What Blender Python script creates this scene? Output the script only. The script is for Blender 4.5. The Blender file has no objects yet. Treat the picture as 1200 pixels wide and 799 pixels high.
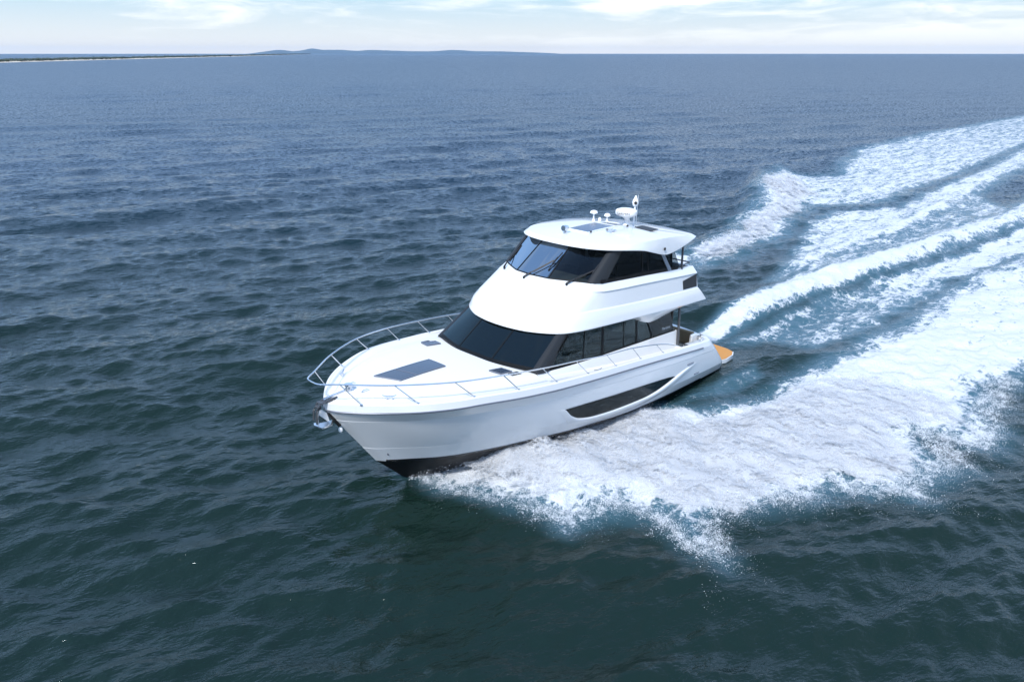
import bpy, bmesh, math, random
import numpy as np
from mathutils import Vector, Matrix

random.seed(7)
rng = np.random.default_rng(11)
scene = bpy.context.scene
COL = scene.collection

# ------------------------------------------------------------------ camera
CAM_H = 10.45
cd = bpy.data.cameras.new("camera")
cd.sensor_width = 36.0
cd.lens = 25.5
cd.clip_start = 0.1
cd.clip_end = 60000
cam = bpy.data.objects.new("camera", cd)
COL.objects.link(cam)
cam.location = (0, 0, CAM_H)
cam.rotation_euler = (math.radians(90 - 21.62), 0, 0)
scene.camera = cam

# ------------------------------------------------------------------ world
SUN_EL = math.radians(48)
SUN_AZ = math.radians(207)          # compass style: 0 = +Y, 90 = +X ; the sun stands behind the camera, to its left
sun_vec = Vector((math.sin(SUN_AZ) * math.cos(SUN_EL), math.cos(SUN_AZ) * math.cos(SUN_EL), math.sin(SUN_EL)))
world = bpy.data.worlds.new("World")
scene.world = world
world.use_nodes = True


class NT:
    """tiny node helper"""
    def __init__(self, tree):
        self.t = tree
        self.n = tree.nodes
        self.l = tree.links

    def add(self, kind, ins=None, **props):
        nd = self.n.new(kind)
        for k, v in props.items():
            setattr(nd, k, v)
        for k, v in (ins or {}).items():
            s = nd.inputs[k]
            if isinstance(v, bpy.types.NodeSocket):
                self.l.new(v, s)
            else:
                s.default_value = v
        return nd

    def math(self, op, a, b=0.0, clamp=False):
        return self.add('ShaderNodeMath', {0: a, 1: b}, operation=op, use_clamp=clamp).outputs[0]

    def ramp(self, fac, stops, interp='LINEAR'):
        r = self.add('ShaderNodeValToRGB', {0: fac})
        cr = r.color_ramp
        cr.interpolation = interp
        while len(cr.elements) < len(stops):
            cr.elements.new(0.5)
        for e, (p, c) in zip(cr.elements, stops):
            e.position = p
            e.color = c if len(c) == 4 else (*c, 1)
        return r.outputs[0]

    def smooth(self, val, a, b):
        m = self.add('ShaderNodeMapRange', {'Value': val, 'From Min': a, 'From Max': b}, interpolation_type='SMOOTHSTEP')
        return m.outputs[0]

    def mixc(self, fac, a, b):
        m = self.add('ShaderNodeMix', {0: fac}, data_type='RGBA')
        for s, v in ((m.inputs[6], a), (m.inputs[7], b)):
            if isinstance(v, bpy.types.NodeSocket):
                self.l.new(v, s)
            else:
                s.default_value = v if len(v) == 4 else (*v, 1)
        return m.outputs[2]


w = NT(world.node_tree)
w.n.clear()
sky = w.add('ShaderNodeTexSky', sky_type='NISHITA', sun_disc=False)
sky.sun_elevation = SUN_EL
sky.sun_rotation = SUN_AZ
sky.air_density = 1.0
sky.dust_density = 0.25
sky.ozone_density = 3.0
tc = w.add('ShaderNodeTexCoord')
mp = w.add('ShaderNodeMapping', {'Vector': tc.outputs['Generated'], 'Location': (0.35, 0.1, 0.02), 'Scale': (2.2, 2.2, 16.0)})
wn = w.add('ShaderNodeTexNoise', {'Vector': mp.outputs[0], 'Scale': 1.6, 'Detail': 3.0})
wv = w.add('ShaderNodeVectorMath', {0: mp.outputs[0], 1: wn.outputs[1]}, operation='ADD')
cn = w.add('ShaderNodeTexNoise', {'Vector': wv.outputs[0], 'Scale': 1.15, 'Detail': 9.0, 'Roughness': 0.56, 'Lacunarity': 2.3})
sep = w.add('ShaderNodeSeparateXYZ', {0: tc.outputs['Generated']})
# thin cloud gathers towards the right of the view (+X) and stays patchy towards the left
bias = w.math('MULTIPLY', sep.outputs[0], 0.10)
cov = w.smooth(w.math('ADD', cn.outputs[0], bias), 0.455, 0.67)
up = w.smooth(sep.outputs[2], 0.0, 0.05)
up2 = w.math('ADD', w.math('MULTIPLY', up, 0.75), 0.25)
# pale lower sky, deeper blue above
low = w.ramp(sep.outputs[2], [(0.0, (4.35, 4.22, 3.95)), (0.014, (4.0, 4.12, 4.08)), (0.07, (2.3, 3.4, 4.15)), (0.125, (2.7, 4.2, 6.8)), (0.4, (2.5, 4.0, 6.5))])
lowfac = w.math('ADD', w.math('MULTIPLY', w.smooth(sep.outputs[2], 0.75, 0.15), 0.6), 0.4)
base = w.mixc(lowfac, sky.outputs[0], low)
mid = w.math('SUBTRACT', 1.0, w.math('MULTIPLY', w.smooth(sep.outputs[2], 0.065, 0.125), 0.80))
mixw = w.mixc(w.math('MULTIPLY', w.math('MULTIPLY', cov, up2), mid, True), base, (5.3, 5.35, 5.25))
bg = w.add('ShaderNodeBackground', {'Color': mixw, 'Strength': 0.128})
wo = w.add('ShaderNodeOutputWorld', {'Surface': bg.outputs[0]})

sd = bpy.data.lights.new("sun", 'SUN')
sd.energy = 2.5
sd.angle = math.radians(6.0)
sd.color = (1.0, 0.97, 0.925)
sun = bpy.data.objects.new("sun", sd)
COL.objects.link(sun)
sun.rotation_euler = sun_vec.to_track_quat('Z', 'Y').to_euler()

scene.view_settings.view_transform = 'Standard'
scene.view_settings.look = 'None'
scene.view_settings.gamma = 1.0
scene.view_settings.use_curve_mapping = False
scene.view_settings.exposure = 0.86
scene.render.engine = 'CYCLES'
scene.cycles.max_bounces = 8
scene.cycles.transparent_max_bounces = 16
scene.cycles.volume_bounces = 1

# ------------------------------------------------------------------ tagging helpers
def tag(o, label=None, cat=None, kind=None, group=None):
    for k, v in (('label', label), ('category', cat), ('kind', kind), ('group', group)):
        if v:
            o[k] = v
    return o


def mesh_obj(name, verts, faces, mat, parent=None, smooth=True, angle=None):
    me = bpy.data.meshes.new(name)
    me.from_pydata([tuple(map(float, v)) for v in verts], [], [tuple(int(i) for i in f) for f in faces])
    bm = bmesh.new()
    bm.from_mesh(me)
    bmesh.ops.recalc_face_normals(bm, faces=bm.faces)
    if smooth:
        for f in bm.faces:
            f.smooth = True
        if angle is not None:
            a = math.radians(angle)
            for e in bm.edges:
                if len(e.link_faces) == 2 and e.calc_face_angle(0) > a:
                    e.smooth = False
    bm.to_mesh(me)
    bm.free()
    o = bpy.data.objects.new(name, me)
    if mat:
        for m in (mat if isinstance(mat, (list, tuple)) else [mat]):
            me.materials.append(m)
    COL.objects.link(o)
    if parent:
        o.parent = parent
    return o


class MB:
    """collects vertices and faces in boat coordinates: x aft, y to port, z up"""
    def __init__(self):
        self.v = []
        self.f = []

    def pts(self, ps):
        i = len(self.v)
        self.v += [tuple(p) for p in ps]
        return list(range(i, len(self.v)))

    def grid(self, rows, close=False):
        ids = [self.pts(r) for r in rows]
        for a, b in zip(ids, ids[1:]):
            n = len(a)
            for k in range(n if close else n - 1):
                k2 = (k + 1) % n
                self.f.append((a[k], a[k2], b[k2], b[k]))
        return ids

    def poly(self, ps):
        self.f.append(tuple(self.pts(ps)))

    def prism(self, ps, off):
        a = self.pts(ps)
        b = self.pts([tuple(np.array(p, float) + np.array(off, float)) for p in ps])
        n = len(a)
        self.f.append(tuple(a))
        self.f.append(tuple(reversed(b)))
        for k in range(n):
            self.f.append((a[k], b[k], b[(k + 1) % n], a[(k + 1) % n]))

    def box(self, c, s, rot=None):
        c = np.array(c, float)
        h = np.array(s, float) / 2
        P = np.array([[-1, -1, -1], [1, -1, -1], [1, 1, -1], [-1, 1, -1], [-1, -1, 1], [1, -1, 1], [1, 1, 1], [-1, 1, 1]]) * h
        if rot is not None:
            P = P @ np.array(rot.to_3x3()).T
        i = self.pts(P + c)
        for q in ((0, 1, 2, 3), (4, 5, 6, 7), (0, 1, 5, 4), (1, 2, 6, 5), (2, 3, 7, 6), (3, 0, 4, 7)):
            self.f.append(tuple(i[k] for k in q))

    def tube(self, path, r, n=8, flat=1.0):
        path = [np.array(p, float) for p in path]
        rows = []
        up = np.array([0.0, 0, 1])
        for k, p in enumerate(path):
            t = path[min(k + 1, len(path) - 1)] - path[max(k - 1, 0)]
            t /= np.linalg.norm(t) + 1e-9
            u = up if abs(t @ up) < 0.95 else np.array([1.0, 0, 0])
            a = np.cross(t, u)
            a /= np.linalg.norm(a)
            b = np.cross(a, t)
            rr = r[k] if isinstance(r, (list, tuple)) else r
            rows.append([p + rr * (math.cos(q) * a + flat * math.sin(q) * b) for q in np.linspace(0, 2 * math.pi, n, endpoint=False)])
        ids = self.grid(rows, True)
        self.f.append(tuple(ids[0]))
        self.f.append(tuple(reversed(ids[-1])))

    def lathe(self, c, prof, n=20, axis='z', sq=None):
        rows = []
        for r, h in prof:
            row = []
            for q in np.linspace(0, 2 * math.pi, n, endpoint=False):
                a, b = r * math.cos(q), r * math.sin(q)
                p = {'z': (a, b, h), 'x': (h, a, b), 'y': (a, h, b)}[axis]
                row.append(np.array(c, float) + np.array(p))
            rows.append(row)
        ids = self.grid(rows, True)
        self.f.append(tuple(ids[0]))
        self.f.append(tuple(reversed(ids[-1])))

    def build_each(self, name, mat, parent=None, **kw):
        """one object for every separate piece"""
        par = list(range(len(self.v)))

        def find(a):
            while par[a] != a:
                par[a] = par[par[a]]
                a = par[a]
            return a
        for f in self.f:
            for k in f[1:]:
                par[find(k)] = find(f[0])
        groups = {}
        for f in self.f:
            groups.setdefault(find(f[0]), []).append(f)
        out = []
        for fs in groups.values():
            ids = sorted({k for f in fs for k in f})
            m = {k: n for n, k in enumerate(ids)}
            q = MB()
            q.v = [self.v[k] for k in ids]
            q.f = [tuple(m[k] for k in f) for f in fs]
            out.append(q.build(name, mat, parent, **kw))
        return out

    def build(self, name, mat, parent=None, smooth=True, angle=35, label=None, bevel=0):
        o = mesh_obj(name, [(x, -y, z) for x, y, z in self.v], self.f, mat, parent, smooth, angle)
        if label:
            o['label'] = label
        if bevel:
            m = o.modifiers.new('bevel', 'BEVEL')
            m.width = bevel
            m.segments = 2
            m.limit_method = 'ANGLE'
            m.angle_limit = math.radians(40)
        return o


def mir(ps):
    return [(x, -y, z) for x, y, z in ps]


def pchip(xs, ys):
    xs = np.array(xs, float)
    ys = np.array(ys, float)
    h = np.diff(xs)
    d = np.diff(ys) / h
    m = np.zeros_like(ys)
    m[0], m[-1] = d[0], d[-1]
    for i in range(1, len(xs) - 1):
        if d[i - 1] * d[i] > 0:
            w1, w2 = 2 * h[i] + h[i - 1], h[i] + 2 * h[i - 1]
            m[i] = (w1 + w2) / (w1 / d[i - 1] + w2 / d[i])

    def f(x):
        x = np.clip(np.asarray(x, float), xs[0], xs[-1])
        i = np.clip(np.searchsorted(xs, x) - 1, 0, len(xs) - 2)
        t = (x - xs[i]) / h[i]
        return (ys[i] * (1 + 2 * t) * (1 - t) ** 2 + m[i] * h[i] * t * (1 - t) ** 2 + ys[i + 1] * t * t * (3 - 2 * t) + m[i + 1] * h[i] * t * t * (t - 1))
    return f


def spline(P, n):
    """Catmull-Rom through control points, uniform parameter"""
    P = [np.array(p, float) for p in P]
    Q = [2 * P[0] - P[1]] + P + [2 * P[-1] - P[-2]]
    out = []
    for u in np.linspace(0, len(P) - 1, n):
        i = min(int(u), len(P) - 2)
        t = u - i
        a, b, c, d = Q[i:i + 4]
        out.append(0.5 * (2 * b + (c - a) * t + (2 * a - 5 * b + 4 * c - d) * t * t + (3 * b - a - 3 * c + d) * t ** 3))
    return out


def full(half):
    """half outline from the centre line to port -> whole outline starboard..port"""
    return [(p[0], -p[1], p[2]) for p in reversed(half[1:])] + [tuple(p) for p in half]


# ------------------------------------------------------------------ materials
def new_mat(name):
    m = bpy.data.materials.new(name)
    m.use_nodes = True
    t = NT(m.node_tree)
    t.n.clear()
    out = t.add('ShaderNodeOutputMaterial')
    return m, t, out


def principled(name, color, rough=0.4, metal=0.0, coat=0.0, noise=0.0, scale=8.0, spec=0.5, bump=0.0):
    m, t, out = new_mat(name)
    c = (*color, 1)
    b = t.add('ShaderNodeBsdfPrincipled', {'Base Color': c, 'Roughness': rough, 'Metallic': metal, 'Coat Weight': coat, 'Coat Roughness': 0.05, 'Specular IOR Level': spec})
    if noise or bump:
        co = t.add('ShaderNodeTexCoord')
        n = t.add('ShaderNodeTexNoise', {'Vector': co.outputs['Object'], 'Scale': scale, 'Detail': 5.0})
        lo = tuple(max(0, x * (1 - noise)) for x in color)
        hi = tuple(min(1, x * (1 + noise)) for x in color)
        col = t.mixc(n.outputs[0], lo, hi)
        t.l.new(col, b.inputs['Base Color'])
        rr = t.add('ShaderNodeMapRange', {'Value': n.outputs[0], 'To Min': rough * 0.8, 'To Max': min(1, rough * 1.25)})
        t.l.new(rr.outputs[0], b.inputs['Roughness'])
        if bump:
            bp = t.add('ShaderNodeBump', {'Height': n.outputs[0], 'Strength': bump, 'Distance': 0.01})
            t.l.new(bp.outputs[0], b.inputs['Normal'])
    t.l.new(b.outputs[0], out.inputs[0])
    return m


def glass(name, tint, refl_tint=(1, 1, 1), rough=0.01, ior=1.5):
    m, t, out = new_mat(name)
    tr = t.add('ShaderNodeBsdfTransparent', {'Color': (*tint, 1)})
    gl = t.add('ShaderNodeBsdfGlossy', {'Color': (*refl_tint, 1), 'Roughness': rough})
    fr = t.add('ShaderNodeFresnel', {'IOR': ior})
    fac = t.math('ADD', t.math('MULTIPLY', fr.outputs[0], 0.95), 0.02, True)
    mx = t.add('ShaderNodeMixShader', {0: fac, 1: tr.outputs[0], 2: gl.outputs[0]})
    t.l.new(mx.outputs[0], out.inputs[0])
    return m


M = {}
M['gelcoat'] = principled('gelcoat', (0.70, 0.72, 0.735), 0.14, coat=0.5, noise=0.012, scale=1.3)
M['deck_white'] = principled('deck_white', (0.70, 0.70, 0.695), 0.55, noise=0.02, scale=60, bump=0.05)
M['antifoul'] = principled('antifoul', (0.010, 0.010, 0.012), 0.5, noise=0.3, scale=3, spec=0.2)
M['stripe_black'] = principled('stripe_black', (0.015, 0.016, 0.02), 0.25)
M['rub'] = principled('rub_strip', (0.16, 0.17, 0.20), 0.3, metal=0.6)
M['steel'] = principled('polished_steel', (0.74, 0.75, 0.77), 0.14, metal=1.0)
M['dark_steel'] = principled('dark_post', (0.10, 0.105, 0.115), 0.3, metal=0.5)
M['frame'] = principled('window_frame_black', (0.006, 0.007, 0.008), 0.5, spec=0.15)
M['pillar'] = principled('pillar_charcoal', (0.020, 0.023, 0.027), 0.45, spec=0.25)
M['grey_trim'] = principled('grey_trim', (0.22, 0.25, 0.29), 0.35)
M['glass_fly'] = glass('flybridge_glass', (0.20, 0.235, 0.245), (.38, .44, .50), ior=1.44)
M['glass_saloon'] = glass('saloon_glass', (0.022, 0.03, 0.033), (.52, .66, .68), ior=1.68)
M['glass_hull'] = principled('hull_window_glass', (0.006, 0.011, 0.012), 0.03, spec=0.22)
M['glass_hull'].node_tree.nodes['Principled BSDF'].inputs['Specular Tint'].default_value = (.55, .70, .75, 1)
M['hatch'] = principled('hatch_glass', (0.035, 0.05, 0.08), 0.12, spec=0.9)
M['solar'] = principled('solar_panel', (0.03, 0.045, 0.085), 0.2, spec=0.8, noise=0.1, scale=20)
M['rubber'] = principled('black_rubber', (0.015, 0.015, 0.016), 0.5)
M['teak'] = principled('teak', (0.52, 0.23, 0.045), 0.6, noise=0.15, scale=10)
M['cushion'] = principled('cushion_brown', (0.26, 0.20, 0.12), 0.8, noise=0.12, scale=30, bump=0.1)
M['cream'] = principled('cushion_cream', (0.55, 0.50, 0.42), 0.75, noise=0.08, scale=30, bump=0.1)
M['interior'] = principled('interior_dark', (0.06, 0.05, 0.042), 0.6, noise=0.2, scale=4)
M['wood'] = principled('interior_walnut', (0.13, 0.07, 0.035), 0.35, noise=0.25, scale=6)
M['seat'] = principled('helm_leather', (0.30, 0.27, 0.24), 0.55, noise=0.1, scale=20)
M['plastic'] = principled('white_plastic', (0.80, 0.80, 0.80), 0.35)
M['screen'] = principled('screen_glass', (0.01, 0.012, 0.016), 0.08)
M['red_text'] = principled('marking_dark', (0.03, 0.03, 0.035), 0.5)
M['silver_text'] = principled('marking_silver', (0.55, 0.57, 0.6), 0.4)

# ------------------------------------------------------------------ the sea
YAW = math.radians(45.913)
AFT = np.array([math.cos(YAW), math.sin(YAW)])          # wake direction on the water
ACR = np.array([math.sin(YAW), -math.cos(YAW)])         # towards the port side


def _hash(ix, iy, seed):
    h = (ix.astype(np.int64) * 374761393 + iy.astype(np.int64) * 668265263 + seed * 1442695041) & 0x7fffffff
    h = ((h ^ (h >> 13)) * 1274126177) & 0x7fffffff
    return ((h ^ (h >> 16)) & 0xffff) / 65535.0


def vnoise(x, y, seed=0):
    ix, iy = np.floor(x), np.floor(y)
    fx, fy = x - ix, y - iy
    fx, fy = fx * fx * fx * (fx * (fx * 6 - 15) + 10), fy * fy * fy * (fy * (fy * 6 - 15) + 10)
    a, b = _hash(ix, iy, seed), _hash(ix + 1, iy, seed)
    c, d = _hash(ix, iy + 1, seed), _hash(ix + 1, iy + 1, seed)
    return (a * (1 - fx) + b * fx) * (1 - fy) + (c * (1 - fx) + d * fx) * fy


def fbm(x, y, oct=4, seed=0, gain=0.5):
    s, a, t = 0, 1, 0
    for o in range(oct):
        s = s + a * vnoise(x * 2 ** o + 17.3 * o, y * 2 ** o - 9.1 * o, seed + o)
        t += a
        a *= gain
    return s / t


def poly_sd(px, py, poly):
    """signed distance to a polygon, positive inside"""
    P = np.array(poly, float)
    d2 = np.full(px.shape, 1e18)
    ins = np.zeros(px.shape, bool)
    n = len(P)
    for i in range(n):
        a, b = P[i], P[(i + 1) % n]
        e = b - a
        wx, wy = px - a[0], py - a[1]
        t = np.clip((wx * e[0] + wy * e[1]) / (e @ e + 1e-12), 0, 1)
        d2 = np.minimum(d2, (wx - t * e[0]) ** 2 + (wy - t * e[1]) ** 2)
        c = ((a[1] <= py) != (b[1] <= py))
        with np.errstate(divide='ignore', invalid='ignore'):
            xi = a[0] + (py - a[1]) / (b[1] - a[1] if b[1] != a[1] else 1e-9) * e[0]
        ins ^= c & (px < xi)
    return np.where(ins, 1, -1) * np.sqrt(d2)


def line_d(px, py, line):
    """signed distance to a polyline (positive on its left) and the running length along it"""
    P = np.array(line, float)
    best = np.full(px.shape, 1e9)
    sgn = np.zeros(px.shape)
    run = np.zeros(px.shape)
    acc = 0
    for a, b in zip(P[:-1], P[1:]):
        e = b - a
        L = np.linalg.norm(e)
        wx, wy = px - a[0], py - a[1]
        t = np.clip((wx * e[0] + wy * e[1]) / (L * L), 0, 1)
        d = np.hypot(wx - t * e[0], wy - t * e[1])
        m = d < best
        best = np.where(m, d, best)
        sgn = np.where(m, np.sign(e[0] * wy - e[1] * wx), sgn)
        run = np.where(m, acc + t * L, run)
        acc += L
    return best * sgn, run


def sstep(v, a, b):
    t = np.clip((v - a) / (b - a), 0, 1)
    return t * t * (3 - 2 * t)


# outlines of the wake on the water (metres)
W_A = [(-2.66, 16.86), (-2.22, 16.2), (-1.75, 15.84), (-1.19, 15.61), (-0.42, 15.2), (0.21, 14.99), (0.83, 14.74), (1.25, 14.23), (1.65, 14.71), (2.19, 14.91), (2.92, 14.91), (3.45, 14.64), (3.78, 14.04), (4.12, 13.36), (4.64, 12.84), (4.8, 13.06), (4.76, 14.14), (5.12, 14.57), (5.92, 14.84), (6.9, 15.27), (7.54, 15.27), (8.44, 15.65), (9.64, 15.61), (10.38, 15.42), (10.59, 16.12), (11.26, 16.44), (12.43, 16.86), (12.15, 17.85), (11.98, 18.68), (12.51, 18.73), (12.86, 18.04), (13.49, 17.8), (14.53, 19.04), (15.15, 20.25), (15.76, 20.48), (16.35, 21.85), (17.32, 22.25), (21.7, 24.62), (41.38, 50.7), (29.92, 41.45), (22.03, 34.58), (16.93, 29.51), (13.33, 26.32), (11.32, 24.62), (8.77, 22.6), (7.32, 21.59), (5.85, 20.72), (5.33, 20.84), (4.0, 21.1), (2.93, 20.77), (1.63, 19.67), (0.33, 18.96), (-0.89, 18.39), (-1.8, 17.75), (-2.3, 17.1)]
W_B = [(7.88, 27.45), (9.94, 29.51), (12.6, 31.87), (16.1, 34.58), (19.38, 37.07), (25.05, 41.66), (35.61, 50.12), (50.88, 63.28)]
W_C = [(12.59, 33.59), (14.3, 35.48), (16.67, 38.43), (19.84, 41.66), (23.89, 44.94), (30.69, 52.2), (37.58, 60.32), (55.08, 79.8), (98.67, 128.53)]
W_D = [(9.51, 40.47), (11.22, 41.45), (13.26, 43.79), (16.59, 49.83), (19.43, 57.99), (22.96, 67.02), (25.89, 71.74), (26.04, 68.01), (29.45, 69.04), (39.24, 86.45), (48.82, 96.17), (66.19, 113.37), (82.42, 128.53), (93.07, 137.68), (139.81, 181.13), (88.68, 113.37), (59.98, 87.26), (38.74, 64.64), (28.19, 53.79), (22.55, 51.89), (18.98, 46.89), (15.63, 40.66), (14.55, 38.08), (15.08, 41.05), (11.59, 37.74), (9.33, 35.18), (8.58, 36.1)]
W_DS = [(9.7, 39.7), (13.26, 43.79), (16.59, 49.83), (19.6, 59.3), (23.2, 66.5), (25.6, 63.0), (24.6, 56.5), (18.9, 47.4), (15.3, 40.6), (15.1, 41.2), (11.59, 37.9), (9.2, 36.0)]
W_E = [(12.82, 34.3), (18.98, 46.89), (22.55, 51.89), (28.19, 53.79), (38.74, 64.64), (59.98, 87.26), (88.68, 113.37), (72.18, 91.51), (50.92, 73.46), (36.22, 57.99), (29.55, 50.12), (22.8, 42.7), (15.94, 36.58)]
W_F = [(8.09, 26.69), (12.18, 30.65), (18.63, 35.48), (25.04, 39.89), (33.82, 47.4), (47.75, 59.13), (32.67, 39.15), (28.41, 39.15), (21.86, 34.3), (16.82, 29.29), (13.41, 26.5), (11.58, 25.28), (10.15, 26.78), (8.66, 26.32)]
W_G = [(4.69, 20.37), (5.63, 21.59), (7.45, 23.09), (8.84, 24.22), (8.94, 23.09), (7.74, 22.05), (6.35, 21.09), (5.44, 20.72)]
W_H = W_C[:7] + [W_B[6], W_B[5], W_B[4], W_B[3], W_B[2]]
W_D_CREST = [(8.6, 38.5), (11.22, 41.45), (13.26, 43.79), (16.59, 49.83), (19.43, 57.99), (22.96, 67.02), (25.89, 71.74), (32, 76), (39.24, 86.45), (66.19, 113.37), (93.07, 137.68)]


W_S = [(-4.06 + s * AFT[0] + v * ACR[0], 15.16 + s * AFT[1] + v * ACR[1]) for s, v in ((1.8, -.3), (3.2, -2.0), (5, -3.2), (8, -4.3), (12, -5.3), (18, -7.0), (26, -8.6), (27.5, -6.5), (20, -4.2), (13, -2.6), (6, -1.2), (3, .0))]


def foam_density(x, y):
    """how much of the surface is covered by foam, 0..1, before the noise breaks it up"""
    u = x * AFT[0] + y * AFT[1]
    wob = (fbm(x * .55, y * .55, 4, 5) - .5) * 1.3
    d = np.zeros_like(x)
    sd = poly_sd(x, y, W_A) + wob * .7
    age = sstep(x, 3, 26)
    d = np.maximum(d, np.clip(.36 + .14 * age + sd / (2.4 + .6 * age), 0, 1) * (1 - .24 * age))
    sd = poly_sd(x, y, W_D) + wob
    d = np.maximum(d, np.clip(.38 + sd / 3.0, 0, 1) * (.66 - .06 * sstep(y, 60, 120)))
    sd = poly_sd(x, y, W_DS) + wob
    d = np.maximum(d, np.clip(.45 + sd / 4.0, 0, 1) * .92)
    db, rb = line_d(x, y, W_B)
    wid = .75 + rb * .03
    d = np.maximum(d, np.exp(-(db / wid) ** 2) * (.90 - .18 * sstep(rb, 8, 30)))
    dc, rc = line_d(x, y, W_C)
    wid = .8 + rc * .03
    d = np.maximum(d, np.exp(-(dc / wid) ** 2) * (.50 + .22 * sstep(rc, 0, 4) - .1 * sstep(rc, 30, 80)))
    sd = poly_sd(x, y, W_E) + wob
    d = np.maximum(d, np.clip(.5 + sd / 2.0, 0, 1) * .68)
    sd = poly_sd(x, y, W_F) + wob * .6
    d = np.maximum(d, np.clip(.5 + sd / 1.2, 0, 1) * (.55 + .20 * sstep(x, 13, 26)))
    sd = poly_sd(x, y, W_S) + wob * .4
    d = np.maximum(d, np.clip(.45 + sd / 1.4, 0, 1) * .88)
    sd = poly_sd(x, y, W_H) + wob * .5
    d = np.maximum(d, np.clip(.5 + sd / 1.5, 0, 1) * .56)
    sd = poly_sd(x, y, W_G)
    d = np.maximum(d, np.clip(.5 + sd / .6, 0, 1) * .45)
    return np.clip(d, 0, 1)


def wake_height(x, y):
    h = np.zeros_like(x)
    # breaking ridge astern of the port quarter
    db, rb = line_d(x, y, W_B)
    amp = .50 * sstep(rb, -.5, 4) * (1 - .5 * sstep(rb, 20, 45))
    h += amp * np.where(db > 0, np.exp(-(db / 1.5) ** 2), np.exp(-(db / .8) ** 2))
    h -= .22 * np.exp(-((db + 2.0) / 1.2) ** 2) * sstep(rb, 0, 3) * (1 - sstep(rb, 25, 40))
    dc, rc = line_d(x, y, W_C)
    h += .28 * np.exp(-(dc / 1.3) ** 2) * sstep(rc, 0, 4) * (1 - .6 * sstep(rc, 40, 80))
    # starboard breaking crest
    dd, rd = line_d(x, y, W_D_CREST)
    amp = .30 + .75 * np.exp(-((rd - 24) / 12) ** 2)
    amp *= sstep(rd, -1, 6) * (1 - .6 * sstep(rd, 60, 120))
    h += amp * np.where(dd > 0, np.exp(-(dd / 1.1) ** 2), np.exp(-(dd / 3.0) ** 2))
    # hollow behind and beside the hull
    v = (x - ORIG_X) * ACR[0] + (y - ORIG_Y) * ACR[1]
    s = (x - ORIG_X) * AFT[0] + (y - ORIG_Y) * AFT[1]
    h -= .30 * np.exp(-((s - 16.5) / 3.5) ** 2 - (v / 2.6) ** 2)
    h -= .28 * np.exp(-((s - 13.5) / 3.5) ** 2 - ((v - 4.2) / .9) ** 2)
    # sheet thrown out by the bow, port side
    sd = poly_sd(x, y, W_A)
    near = sstep(s, .8, 3.0) * (1 - .65 * sstep(s, 4, 8)) * (1 - sstep(s, 9, 16))
    h += (.30 * near + .12) * sstep(sd, -.2, 2.2)
    h += .20 * sstep(s, 1.4, 2.6) * (1 - sstep(s, 3.5, 7.5)) * np.exp(-((v - 2.1) / 1.0) ** 2)
    h += .30 * sstep(poly_sd(x, y, W_S), -.2, 1.0) * sstep(s, 1.5, 4) * (1 - .6 * sstep(s, 9, 16))
    d = foam_density(x, y)
    lump = fbm(x * 1.5, y * 1.5, 4, 21) - .5
    h += lump * .30 * sstep(d, .2, .8) * np.clip(1.1 - np.hypot(x, y - 20) / 70, .3, 1)
    return h, d


ORIG_X, ORIG_Y = -4.06, 15.16

wr = np.random.default_rng(3)
NW = 150
lam = np.exp(np.linspace(math.log(.34), math.log(17), NW)) * np.exp(wr.normal(0, .03, NW))
spread = np.radians(np.interp(np.log(lam), [math.log(.4), math.log(3), math.log(15)], [38, 24, 14]))
ang = math.radians(-68) + wr.normal(0, 1, NW) * spread
slope = np.interp(np.log(lam), np.log([.4, .8, 1.6, 3, 6, 17]), [1.1, 1.3, 1.2, .9, .5, .26])
slope *= .235 / math.sqrt((slope ** 2).sum() / 2)
kk = 2 * math.pi / lam
amp_w = slope / kk
ph = wr.uniform(0, 2 * math.pi, NW)


def sea_waves(x, y, spacing):
    z = np.zeros_like(x)
    ox = np.zeros_like(x)
    oy = np.zeros_like(x)
    gust = .76 + .48 * fbm(x / 38, y / 38, 3, 77)           # patches of rougher and smoother water
    for k, a, t, p, l in zip(kk, amp_w, ang, ph, lam):
        f = sstep(l / spacing, 2.0, 4.0)
        if not f.any():
            continue
        arg = k * (math.cos(t) * x + math.sin(t) * y) + p
        aa = a * f
        z += aa * np.cos(arg)
        sn = aa * np.sin(arg)
        ox -= math.cos(t) * sn
        oy -= math.sin(t) * sn
    return z * gust, ox * gust * .35, oy * gust * .35


def quick_mesh(name, co, quads, mats, attrs=None, smooth=True):
    me = bpy.data.meshes.new(name)
    nv, nf = len(co), len(quads)
    k = quads.shape[1]
    me.vertices.add(nv)
    me.vertices.foreach_set('co', np.ascontiguousarray(co, np.float32).ravel())
    me.loops.add(nf * k)
    me.loops.foreach_set('vertex_index', np.ascontiguousarray(quads, np.int32).ravel())
    me.polygons.add(nf)
    me.polygons.foreach_set('loop_start', np.arange(0, nf * k, k, dtype=np.int32))
    me.polygons.foreach_set('use_smooth', np.full(nf, smooth, bool))
    for an, av in (attrs or {}).items():
        at = me.attributes.new(an, 'FLOAT', 'POINT')
        at.data.foreach_set('value', np.ascontiguousarray(av, np.float32))
    me.update(calc_edges=True)
    for m in mats:
        me.materials.append(m)
    o = bpy.data.objects.new(name, me)
    COL.objects.link(o)
    return o


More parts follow.
